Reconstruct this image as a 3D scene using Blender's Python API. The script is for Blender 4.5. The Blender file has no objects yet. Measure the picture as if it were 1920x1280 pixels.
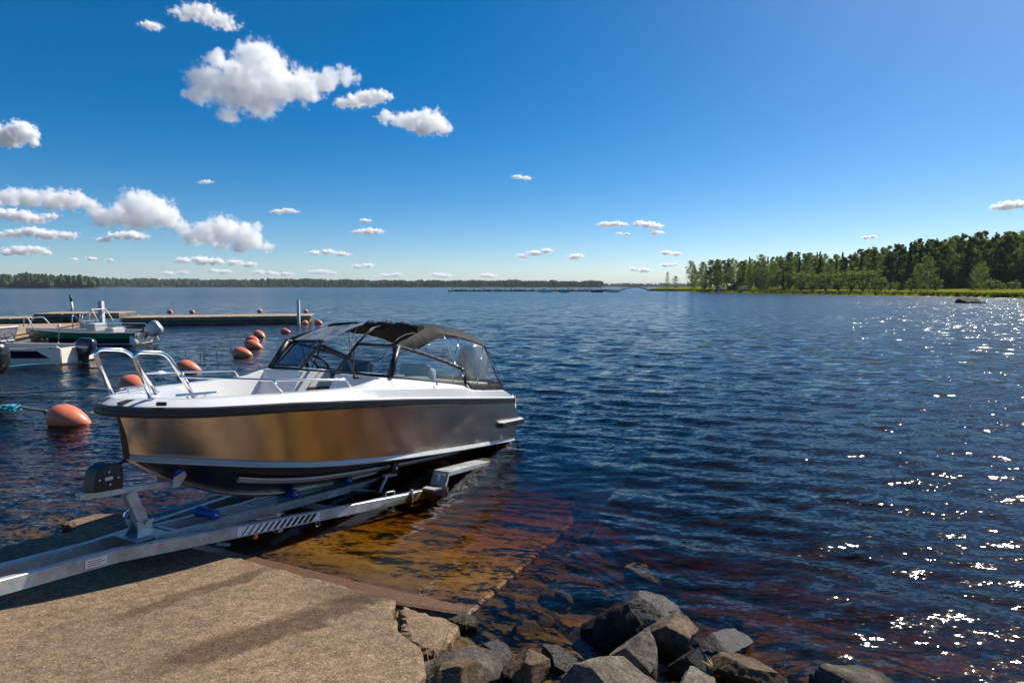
import bpy, bmesh, math, random
import numpy as np
from mathutils import Vector, Matrix, noise as mnoise

random.seed(7); rng = np.random.default_rng(7)
R = math.radians
sc = bpy.context.scene
COL = sc.collection

# ------------------------------------------------------------------ camera
FPX, CAMH, HORIZ = 1130.0, 2.45, 537.0          # focal length in pixels of a 1920 wide frame
PITCH = math.atan((640 - HORIZ) / FPX)
cam_d = bpy.data.cameras.new('camera'); cam = bpy.data.objects.new('camera', cam_d); COL.objects.link(cam)
cam_d.sensor_width = 36.0; cam_d.lens = FPX / 1920 * 36.0
cam_d.clip_start = 0.05; cam_d.clip_end = 200000.0
cam.location = (0, 0, CAMH); cam.rotation_euler = (R(90) - PITCH, 0, 0)
sc.camera = cam

# ------------------------------------------------------------------ sky, sun, exposure
SUN_AZ, SUN_EL = R(46.0), R(42.0)                # azimuth clockwise from +Y
w = bpy.data.worlds.new('World'); sc.world = w; w.use_nodes = True
nt = w.node_tree; nt.nodes.clear()
o_ = nt.nodes.new('ShaderNodeOutputWorld'); bg = nt.nodes.new('ShaderNodeBackground')
sky = nt.nodes.new('ShaderNodeTexSky'); sky.sky_type = 'NISHITA'; sky.sun_disc = False
sky.sun_elevation = SUN_EL; sky.sun_rotation = SUN_AZ
sky.altitude = 100; sky.air_density = 0.7; sky.dust_density = 0.4; sky.ozone_density = 3.0
hs = nt.nodes.new('ShaderNodeHueSaturation'); hs.inputs['Saturation'].default_value = 1.48; hs.inputs['Hue'].default_value = 0.496
nt.links.new(sky.outputs[0], hs.inputs['Color']); nt.links.new(hs.outputs[0], bg.inputs[0])
nt.links.new(bg.outputs[0], o_.inputs[0])
bg.inputs[1].default_value = 0.079
sd = bpy.data.lights.new('sun', 'SUN'); sun = bpy.data.objects.new('sun', sd); COL.objects.link(sun)
sd.energy = 5.0; sd.angle = R(0.53); sd.color = (1.0, 0.94, 0.84)
sundir = Vector((math.sin(SUN_AZ) * math.cos(SUN_EL), math.cos(SUN_AZ) * math.cos(SUN_EL), math.sin(SUN_EL)))
sun.rotation_euler = sundir.to_track_quat('Z', 'Y').to_euler()
sun.location = sundir * 50
sc.view_settings.view_transform = 'Standard'; sc.view_settings.look = 'None'
sc.view_settings.exposure = 0.5; sc.view_settings.gamma = 1.0; sc.view_settings.use_curve_mapping = False
cy = sc.cycles
cy.max_bounces = 40; cy.transparent_max_bounces = 40; cy.volume_bounces = 30
cy.transmission_bounces = 8; cy.glossy_bounces = 5; cy.diffuse_bounces = 3
cy.caustics_reflective = True; cy.caustics_refractive = True; cy.blur_glossy = 0.3
cy.sample_clamp_indirect = 6.0
cy.use_denoising = True

# ------------------------------------------------------------------ pixel -> world (for laying out real positions)
_fw = Vector((0, math.cos(PITCH), -math.sin(PITCH))); _up = Vector((0, math.sin(PITCH), math.cos(PITCH)))
def ray(px, py):
    return Vector((1, 0, 0)) * ((px - 960) / FPX) + _up * ((640 - py) / FPX) + _fw
def at_z(px, py, z=0.0):
    d = ray(px, py); t = (z - CAMH) / d.z
    return Vector((0, 0, CAMH)) + d * t
def at_y(px, py, y):
    d = ray(px, py); return Vector((0, 0, CAMH)) + d * (y / d.y)
def px_size(px, y): return px / FPX * y

# ------------------------------------------------------------------ materials
MATS = {}
def nodes_of(name):
    m = bpy.data.materials.new(name); m.use_nodes = True
    nt = m.node_tree; b = nt.nodes['Principled BSDF']; MATS[name] = m
    return m, nt, b
def N(nt, t, **kw):
    n = nt.nodes.new(t)
    for k, v in kw.items():
        if k.startswith('i_'): n.inputs[k[2:].replace('_', ' ')].default_value = v
        else: setattr(n, k, v)
    return n
def L(nt, a, b): nt.links.new(a, b)
def ramp(nt, fac, stops, interp='LINEAR'):
    r = nt.nodes.new('ShaderNodeValToRGB'); r.color_ramp.interpolation = interp
    el = r.color_ramp.elements
    while len(el) < len(stops): el.new(0.5)
    for e, (p, c) in zip(el, stops):
        e.position = p; e.color = (c[0], c[1], c[2], 1) if len(c) == 3 else c
    if fac is not None: nt.links.new(fac, r.inputs[0])
    return r
def math_(nt, op, a, b=None, c=None):
    n = nt.nodes.new('ShaderNodeMath'); n.operation = op
    for i, x in enumerate((a, b, c)):
        if x is None: continue
        if isinstance(x, (int, float)): n.inputs[i].default_value = x
        else: nt.links.new(x, n.inputs[i])
    return n.outputs[0]
def mixc(nt, fac, a, b, mode='MIX'):
    n = nt.nodes.new('ShaderNodeMix'); n.data_type = 'RGBA'; n.blend_type = mode
    for idx, x in ((0, fac), (6, a), (7, b)):
        if isinstance(x, (int, float)): n.inputs[idx].default_value = x
        elif isinstance(x, tuple): n.inputs[idx].default_value = (*x[:3], 1)
        else: nt.links.new(x, n.inputs[idx])
    return n.outputs[2]
def simple(name, col, rough=0.5, metal=0.0, var=0.12, scale=6.0, bump=0.0, bscale=40.0, coat=0.0, spec=0.5, trans=0.0):
    """plain paint / plastic / metal with a little procedural unevenness in colour and gloss"""
    m, nt, b = nodes_of(name)
    tc = N(nt, 'ShaderNodeTexCoord')
    nz = N(nt, 'ShaderNodeTexNoise', i_Scale=scale, i_Detail=5.0)
    L(nt, tc.outputs['Object'], nz.inputs['Vector'])
    lo = tuple(c * (1 - var) for c in col); hi = tuple(min(1, c * (1 + var)) for c in col)
    r = ramp(nt, nz.outputs[0], [(0.3, lo), (0.7, hi)])
    L(nt, r.outputs[0], b.inputs['Base Color'])
    rr = math_(nt, 'MULTIPLY_ADD', nz.outputs[0], 0.25 * rough + 0.02, rough * 0.87)
    L(nt, rr, b.inputs['Roughness'])
    b.inputs['Metallic'].default_value = metal; b.inputs['Coat Weight'].default_value = coat
    b.inputs['Specular IOR Level'].default_value = spec
    b.inputs['Transmission Weight'].default_value = trans
    if bump:
        n2 = N(nt, 'ShaderNodeTexNoise', i_Scale=bscale, i_Detail=4.0)
        L(nt, tc.outputs['Object'], n2.inputs['Vector'])
        bp = N(nt, 'ShaderNodeBump', i_Strength=bump, i_Distance=0.01)
        L(nt, n2.outputs[0], bp.inputs['Height']); L(nt, bp.outputs[0], b.inputs['Normal'])
    return m

# ------------------------------------------------------------------ mesh helpers
class MB:
    def __init__(s): s.v = []; s.f = []
    def add(s, vs, fs):
        o = len(s.v); s.v += [tuple(p) for p in vs]; s.f += [tuple(i + o for i in f) for f in fs]
    def box(s, c, d, rot=None):
        x, y, z = d[0] / 2, d[1] / 2, d[2] / 2
        vs = [Vector((sx * x, sy * y, sz * z)) for sx in (-1, 1) for sy in (-1, 1) for sz in (-1, 1)]
        if rot is not None: vs = [rot @ p for p in vs]
        s.add([p + Vector(c) for p in vs], [(0, 1, 3, 2), (4, 6, 7, 5), (0, 4, 5, 1), (2, 3, 7, 6), (0, 2, 6, 4), (1, 5, 7, 3)])
    def bbox(s, c, d, b=0.01, rot=None):
        """box with chamfered edges"""
        bm = bmesh.new(); bmesh.ops.create_cube(bm, size=1.0)
        for v in bm.verts: v.co = Vector((v.co.x * d[0], v.co.y * d[1], v.co.z * d[2]))
        bmesh.ops.bevel(bm, geom=bm.edges[:], offset=b, segments=2, affect='EDGES', profile=0.5)
        s.bm(bm, Matrix.Translation(c) @ (rot.to_4x4() if rot is not None else Matrix.Identity(4)))
    def bm(s, bm, M=Matrix.Identity(4)):
        bm.verts.index_update()
        s.add([M @ v.co for v in bm.verts], [[v.index for v in f.verts] for f in bm.faces]); bm.free()
    def tube(s, path, r, n=8, closed=False, caps=True, squash=1.0):
        path = [Vector(p) for p in path]; m = len(path); rs = r if isinstance(r, (list, tuple)) else [r] * m
        T = []
        for i in range(m):
            if closed: a, b = path[i - 1], path[(i + 1) % m]
            else: a, b = path[max(i - 1, 0)], path[min(i + 1, m - 1)]
            T.append((b - a).normalized())
        ref = Vector((0, 0, 1)) if abs(T[0].z) < 0.9 else Vector((1, 0, 0))
        u = (ref - T[0] * ref.dot(T[0])).normalized(); vs = []
        for i in range(m):
            u = u - T[i] * u.dot(T[i]); u.normalize(); q = T[i].cross(u)
            for k in range(n):
                a = 2 * math.pi * k / n + math.pi / n
                vs.append(path[i] + (u * math.cos(a) * squash + q * math.sin(a)) * rs[i])
        fs = []
        for i in range(m if closed else m - 1):
            j = (i + 1) % m
            for k in range(n): fs.append((i * n + k, i * n + (k + 1) % n, j * n + (k + 1) % n, j * n + k))
        if caps and not closed: fs += [tuple(range(n))[::-1], tuple(range((m - 1) * n, m * n))]
        s.add(vs, fs)
    def grid(s, rows, close_u=False):
        """rows: list of equal length point lists"""
        n = len(rows[0]); m = len(rows); vs = [p for r_ in rows for p in r_]; fs = []
        for i in range(m - 1):
            for k in range(n if close_u else n - 1):
                fs.append((i * n + k, i * n + (k + 1) % n, (i + 1) * n + (k + 1) % n, (i + 1) * n + k))
        s.add(vs, fs)
    def plate(s, pts, th, nrm=None):
        """flat polygon extruded both ways by th/2 along its normal"""
        pts = [Vector(p) for p in pts]
        if nrm is None:
            nrm = Vector((0, 0, 0))
            for i in range(len(pts)): nrm += pts[i].cross(pts[(i + 1) % len(pts)])
        nrm = Vector(nrm).normalized(); n = len(pts)
        a = [p + nrm * th / 2 for p in pts]; b = [p - nrm * th / 2 for p in pts]
        s.add(a + b, [tuple(range(n)), tuple(range(n, 2 * n))[::-1]] + [(i + n, (i + 1) % n + n, (i + 1) % n, i) for i in range(n)])
    def lathe(s, prof, c, axis, n=20, up=None):
        """prof: list of (radius, distance along axis)"""
        ax = Vector(axis).normalized(); ref = Vector((0, 0, 1)) if abs(ax.z) < 0.9 else Vector((1, 0, 0))
        u = (ref - ax * ref.dot(ax)).normalized(); q = ax.cross(u)
        rows = [[Vector(c) + ax * d + (u * math.cos(2 * math.pi * k / n) + q * math.sin(2 * math.pi * k / n)) * r for k in range(n)] for r, d in prof]
        s.grid(rows, close_u=True)
        m = len(prof); o = len(s.v) - n * m
        s.f.append(tuple(range(o, o + n))[::-1]); s.f.append(tuple(range(o + n * (m - 1), o + n * m)))
    def mesh(s, name, smooth=False, recalc=True):
        me = bpy.data.meshes.new(name); me.from_pydata(s.v, [], s.f); me.update()
        if recalc:
            b = bmesh.new(); b.from_mesh(me); bmesh.ops.recalc_face_normals(b, faces=b.faces[:]); b.to_mesh(me); b.free()
        if smooth:
            me.shade_smooth()
            if smooth is not True:
                me.set_sharp_from_angle(angle=R(smooth))
        return me
    def build(s, name, mat, parent=None, smooth=False, label=None, recalc=True):
        me = s.mesh(name, smooth, recalc); return link(name, me, mat, parent, label)
def link(name, me, mat, parent=None, label=None):
    o = bpy.data.objects.new(name, me); COL.objects.link(o)
    if mat is not None and not me.materials: me.materials.append(MATS[mat] if isinstance(mat, str) else mat)
    if parent is not None: o.parent = parent
    if label: o['label'] = label
    return o
def tag(o, label, cat, group=None):
    o['label'] = label; o['category'] = cat
    if group: o['group'] = group
    return o
def empty(name, label, cat, loc=(0, 0, 0), rz=0.0, group=None, M=None):
    o = bpy.data.objects.new(name, None); COL.objects.link(o); o.empty_display_size = 0.2
    if M is not None: o.matrix_world = M
    else: o.location = loc; o.rotation_euler = (0, 0, rz)
    return tag(o, label, cat, group)
def structure(o): o['kind'] = 'structure'; return o
def stuff(o): o['kind'] = 'stuff'; return o
def dup(o, parent=None):
    c = o.copy(); COL.objects.link(c); c.parent = parent
    for ch in o.children: dup(ch, c)
    return c
def fillet(pts, r, n=5):
    pts = [Vector(p) for p in pts]; out = [pts[0]]
    for i in range(1, len(pts) - 1):
        a, p, b = pts[i - 1], pts[i], pts[i + 1]; da, db = (a - p), (b - p)
        rr = min(r, da.length * .45, db.length * .45); A = p + da.normalized() * rr; B = p + db.normalized() * rr
        for k in range(n + 1):
            t = k / n; out.append(A * (1 - t) ** 2 + p * 2 * t * (1 - t) + B * t * t)
    out.append(pts[-1]); return out
def cr(ctrl, n):
    """smooth curve through control points, n samples by control index (monotone enough Catmull-Rom)"""
    P = [Vector(c) for c in ctrl]; m = len(P); out = []
    for k in range(n):
        x = k / (n - 1) * (m - 1); i = min(int(x), m - 2); t = x - i
        p0 = P[i - 1] if i > 0 else P[0] * 2 - P[1]; p1, p2 = P[i], P[i + 1]; p3 = P[i + 2] if i + 2 < m else P[-1] * 2 - P[-2]
        out.append(0.5 * ((2 * p1) + (p2 - p0) * t + (2 * p0 - 5 * p1 + 4 * p2 - p3) * t * t + (3 * p1 - p0 - 3 * p2 + p3) * t ** 3))
    return out
def fbm(p, oct_=4, H=0.9): return mnoise.fractal(p, H, 2.1, oct_, noise_basis='PERLIN_ORIGINAL')

# ramp axes: s runs down the ramp into the lake, t to the right
RA = R(23.0); SV = Vector((math.sin(RA), math.cos(RA), 0)); TV = Vector((math.cos(RA), -math.sin(RA), 0))
S_WATER, SLOPE = 3.95, 0.12
def ts(x, y): return x * TV.x + y * TV.y, x * SV.x + y * SV.y
def st_world(t, s, z): return TV * t + SV * s + Vector((0, 0, z))
def ramp_z(s): return (S_WATER - s) * SLOPE
# ================================================================== SETTING: lake bed, water, ramp
def mat_ground():
    m, nt, b = nodes_of('ground_soil')
    g = N(nt, 'ShaderNodeNewGeometry'); sx = N(nt, 'ShaderNodeSeparateXYZ'); L(nt, g.outputs['Position'], sx.inputs[0])
    n1 = N(nt, 'ShaderNodeTexNoise', i_Scale=1.3, i_Detail=8.0); L(nt, g.outputs['Position'], n1.inputs['Vector'])
    n2 = N(nt, 'ShaderNodeTexVoronoi', i_Scale=14.0); L(nt, g.outputs['Position'], n2.inputs['Vector'])
    dry = ramp(nt, n1.outputs[0], [(0.3, (0.07, 0.05, 0.033)), (0.55, (0.15, 0.11, 0.072)), (0.75, (0.22, 0.17, 0.115))])
    sep = N(nt, 'ShaderNodeSeparateColor'); L(nt, n2.outputs['Color'], sep.inputs[0]); st = mixc(nt, 0.45, dry.outputs[0], ramp(nt, sep.outputs[0], [(0, (.25, .25, .25)), (1, (.75, .75, .75))]).outputs[0], 'OVERLAY')
    bed = ramp(nt, n1.outputs[0], [(0.3, (0.035, 0.023, 0.011)), (0.5, (0.085, 0.055, 0.022)), (0.7, (0.16, 0.105, 0.038))])
    wet = N(nt, 'ShaderNodeMapRange'); wet.inputs['From Min'].default_value = 0.0; wet.inputs['From Max'].default_value = 0.16
    L(nt, sx.outputs[2], wet.inputs['Value'])
    L(nt, mixc(nt, wet.outputs[0], bed.outputs[0], st), b.inputs['Base Color'])
    b.inputs['Roughness'].default_value = 0.9; b.inputs['Specular IOR Level'].default_value = 0.15
    bp = N(nt, 'ShaderNodeBump', i_Strength=0.8, i_Distance=0.03); L(nt, n2.outputs['Distance'], bp.inputs['Height']); L(nt, bp.outputs[0], b.inputs['Normal'])
mat_ground()

def ground_z(x, y):
    t = x * TV.x + y * TV.y; s = x * SV.x + y * SV.y
    right = np.where(s < 3.15, np.minimum((3.15 - s) * 0.22, 0.75), np.where(s < 6.5, -(s - 3.15) * 0.17, -0.57 - (s - 6.5) * 0.14))
    mid = (S_WATER - s) * SLOPE - 0.045
    left = np.where(s < 2.5, np.minimum((2.5 - s) * 0.2, 0.6), np.where(s < 5.5, -(s - 2.5) * 0.05, -0.15 - (s - 5.5) * 0.14))
    sm = lambda a, b, v: (lambda q: q * q * (3 - 2 * q))(np.clip((v - a) / (b - a), 0, 1))
    z = right * sm(-2.0, -0.7, t) + mid * (1 - sm(-2.0, -0.7, t)) * sm(-6.6, -6.2, t) + left * (1 - sm(-6.6, -6.2, t))
    lum = 0.035 * (np.sin(x * 3.1 + y * 1.7) * np.sin(y * 2.3 - x * 1.1) + 0.6 * np.sin(x * 7.3 - y * 5.1) * np.sin(y * 6.7 + x * 2.9))
    inr = sm(-6.5, -6.2, t) * (1 - sm(-1.95, -1.6, t))          # level bedding under the slabs
    return np.maximum(z + lum * (1 - inr), -5.0)

def polar_sheet(name, rad, az, zf, mat):
    rr, aa = np.meshgrid(rad, az, indexing='ij')
    x = rr * np.sin(aa); y = rr * np.cos(aa); z = zf(x, y, rr)
    n, m = rr.shape
    co = np.stack([x, y, z], -1).reshape(-1, 3).astype(np.float32)
    i = np.arange(n - 1)[:, None] * m; k = np.arange(m)[None, :]; k2 = (k + 1) % m
    q = np.stack([i + k, i + k2, i + m + k2, i + m + k], -1).reshape(-1, 4)
    c0 = len(co); co = np.vstack([co, [[0, 0, float(zf(np.array([0.]), np.array([0.]), np.array([0.1]))[0])]]]).astype(np.float32)
    tri = np.stack([np.full(m, c0), k2[0], k[0]], -1)
    me = bpy.data.meshes.new(name); me.vertices.add(len(co)); me.vertices.foreach_set('co', co.ravel())
    nl = len(q) * 4 + len(tri) * 3
    me.loops.add(nl); me.loops.foreach_set('vertex_index', np.concatenate([q[:, ::-1].ravel(), tri[:, ::-1].ravel()]).astype(np.int32))
    me.polygons.add(len(q) + len(tri))
    me.polygons.foreach_set('loop_start', np.concatenate([np.arange(len(q)) * 4, len(q) * 4 + np.arange(len(tri)) * 3]).astype(np.int32))
    me.update(); me.validate(); me.shade_smooth()
    if me.polygons[0].normal.z < 0: me.flip_normals()
    return structure(link(name, me, mat))

az_g = np.concatenate([np.linspace(-55, 55, 260), np.linspace(55, 305, 140)[1:-1]]) * math.pi / 180
rad_g = np.concatenate([np.geomspace(0.6, 40, 190), np.geomspace(44, 120000, 40)])
ground = polar_sheet('ground', rad_g, az_g, lambda x, y, r: ground_z(x, y), 'ground_soil')

# ---- water surface: real wave geometry near, normals perturbed by procedural ripples farther out
def mat_water():
    m, nt, b = nodes_of('lake_water'); nt.nodes.remove(b)
    out = nt.nodes['Material Output']
    g = N(nt, 'ShaderNodeNewGeometry')
    dist = N(nt, 'ShaderNodeVectorMath', operation='LENGTH'); L(nt, g.outputs['Position'], dist.inputs[0])
    def slope(scale, stretch, rotz, amp, detail):
        mp = N(nt, 'ShaderNodeMapping'); mp.inputs['Rotation'].default_value = (0, 0, rotz); mp.inputs['Scale'].default_value = (scale * stretch, scale, scale)
        L(nt, g.outputs['Position'], mp.inputs[0])
        nz = N(nt, 'ShaderNodeTexNoise', i_Scale=1.0, i_Detail=detail, i_Roughness=0.6); L(nt, mp.outputs[0], nz.inputs['Vector'])
        sb = N(nt, 'ShaderNodeVectorMath', operation='SUBTRACT'); sb.inputs[1].default_value = (0.5, 0.5, 0.5); L(nt, nz.outputs['Color'], sb.inputs[0])
        ml = N(nt, 'ShaderNodeVectorMath', operation='MULTIPLY'); ml.inputs[1].default_value = (amp * 0.75, amp, 0.0); L(nt, sb.outputs[0], ml.inputs[0])
        return ml.outputs[0]
    fine = slope(7.5, 0.38, R(18), 0.8, 3.0); tiny = slope(30.0, 0.5, R(10), 0.7, 3.0)         # small ripples everywhere
    big = slope(3.4, 0.36, R(8), 1.75, 4.0)          # wind waves beyond the meshed ones
    far = N(nt, 'ShaderNodeMapRange'); far.inputs['From Min'].default_value = 9.0; far.inputs['From Max'].default_value = 38.0
    L(nt, dist.outputs['Value'], far.inputs['Value'])
    gust = N(nt, 'ShaderNodeTexNoise', i_Scale=1.0, i_Detail=3.0)
    gm = N(nt, 'ShaderNodeMapping'); gm.inputs['Scale'].default_value = (0.02, 0.06, 0.02); L(nt, g.outputs['Position'], gm.inputs[0]); L(nt, gm.outputs[0], gust.inputs['Vector'])
    ga = N(nt, 'ShaderNodeMapRange'); ga.inputs['From Min'].default_value = 0.35; ga.inputs['From Max'].default_value = 0.65; ga.inputs['To Min'].default_value = 0.75; ga.inputs['To Max'].default_value = 1.2
    L(nt, gust.outputs[0], ga.inputs['Value'])
    fa = math_(nt, 'MULTIPLY', far.outputs[0], ga.outputs[0])
    bs = N(nt, 'ShaderNodeVectorMath', operation='SCALE'); L(nt, big, bs.inputs[0]); L(nt, fa, bs.inputs['Scale'])
    # ripples calm down over the sheltered shallows by the ramp
    calm = N(nt, 'ShaderNodeMapRange'); calm.inputs['From Min'].default_value = 5.5; calm.inputs['From Max'].default_value = 11.0; calm.inputs['To Min'].default_value = 0.1
    dt = N(nt, 'ShaderNodeVectorMath', operation='DOT_PRODUCT'); dt.inputs[1].default_value = TV; L(nt, g.outputs['Position'], dt.inputs[0])
    ct = N(nt, 'ShaderNodeMapRange'); ct.inputs['From Min'].default_value = -2.6; ct.inputs['From Max'].default_value = -0.4; ct.inputs['To Min'].default_value = 0.1; L(nt, dt.outputs['Value'], ct.inputs['Value'])
    L(nt, dist.outputs['Value'], calm.inputs['Value'])
    calm_f = math_(nt, 'MAXIMUM', calm.outputs[0], ct.outputs[0])
    fs = N(nt, 'ShaderNodeVectorMath', operation='SCALE'); ft = N(nt, 'ShaderNodeVectorMath', operation='ADD'); L(nt, fine, ft.inputs[0]); L(nt, tiny, ft.inputs[1]); L(nt, ft.outputs[0], fs.inputs[0]); L(nt, calm_f, fs.inputs['Scale'])
    a1 = N(nt, 'ShaderNodeVectorMath', operation='ADD'); L(nt, fs.outputs[0], a1.inputs[0]); L(nt, bs.outputs[0], a1.inputs[1])
    a2 = N(nt, 'ShaderNodeVectorMath', operation='ADD'); L(nt, a1.outputs[0], a2.inputs[0]); L(nt, g.outputs['Normal'], a2.inputs[1])
    nn = N(nt, 'ShaderNodeVectorMath', operation='NORMALIZE'); L(nt, a2.outputs[0], nn.inputs[0])
    fr = N(nt, 'ShaderNodeFresnel', i_IOR=1.333); L(nt, nn.outputs[0], fr.inputs['Normal'])
    gl = N(nt, 'ShaderNodeBsdfGlossy'); gl.inputs['Roughness'].default_value = 0.07; L(nt, nn.outputs[0], gl.inputs['Normal'])
    tr = N(nt, 'ShaderNodeBsdfTransparent')
    mx = N(nt, 'ShaderNodeMixShader'); L(nt, fr.outputs[0], mx.inputs[0]); L(nt, tr.outputs[0], mx.inputs[1]); L(nt, gl.outputs[0], mx.inputs[2])
    # beyond the resolved waves the ripples act as a rough dielectric over black depth
    rg = N(nt, 'ShaderNodeMapRange'); rg.inputs['From Min'].default_value = 25.0; rg.inputs['From Max'].default_value = 140.0; rg.inputs['To Min'].default_value = 0.15; rg.inputs['To Max'].default_value = 0.2
    L(nt, dist.outputs['Value'], rg.inputs['Value'])
    pb = N(nt, 'ShaderNodeBsdfPrincipled'); pb.inputs['Base Color'].default_value = (0.004, 0.006, 0.010, 1); pb.inputs['IOR'].default_value = 1.333; L(nt, rg.outputs[0], pb.inputs['Roughness']); L(nt, nn.outputs[0], pb.inputs['Normal'])
    dm = N(nt, 'ShaderNodeMapRange'); dm.inputs['From Min'].default_value = 18.0; dm.inputs['From Max'].default_value = 45.0; L(nt, dist.outputs['Value'], dm.inputs['Value'])
    m2 = N(nt, 'ShaderNodeMixShader'); L(nt, dm.outputs[0], m2.inputs[0]); L(nt, mx.outputs[0], m2.inputs[1]); L(nt, pb.outputs[0], m2.inputs[2])
    L(nt, m2.outputs[0], out.inputs['Surface'])
    va = N(nt, 'ShaderNodeVolumeAbsorption'); va.inputs['Color'].default_value = (0.78, 0.63, 0.10, 1); va.inputs['Density'].default_value = 5.2
    L(nt, va.outputs[0], out.inputs['Volume'])
mat_water()

NW = 70
w_len = np.geomspace(0.15, 1.7, NW); w_dir = R(200) + rng.normal(0, 0.42, NW); w_ph = rng.uniform(0, 6.283, NW)
w_slope = 0.0215 * (0.75 + 0.5 * rng.random(NW)) * np.where(w_len > 1.0, 0.7, 1.0)
def wave_z(x, y, r):
    z = np.zeros_like(x); dr = 0.0055 * r + 0.001
    t = x * TV.x + y * TV.y; s = x * SV.x + y * SV.y
    shelter = np.clip((s - 5.0) / 7.0, 0.07, 1.0)
    shelter = np.where(t > -1.6, np.clip((s - 2.9) / 3.2, 0.12, 1.0), shelter)
    for l, d, p, sl in zip(w_len, w_dir, w_ph, w_slope):
        k = 2 * math.pi / l; att = np.clip((l / (dr * 1.05) - 3.0) / 4.0, 0, 1)
        if not att.any(): continue
        a = sl / k
        ph = k * (x * math.sin(d) + y * math.cos(d)) + p
        z += a * att * np.sin(ph + 0.35 * np.sin(ph))
    return z * shelter * np.clip((400 - r) / 300, 0, 1)
az_w = np.concatenate([np.linspace(-46, 46, 820), np.linspace(46, 314, 200)[1:-1]]) * math.pi / 180
rad_w = np.concatenate([np.geomspace(2.2, 70, 620), np.geomspace(75, 120000, 60)])
water = polar_sheet('water', rad_w, az_w, wave_z, 'lake_water')

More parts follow.
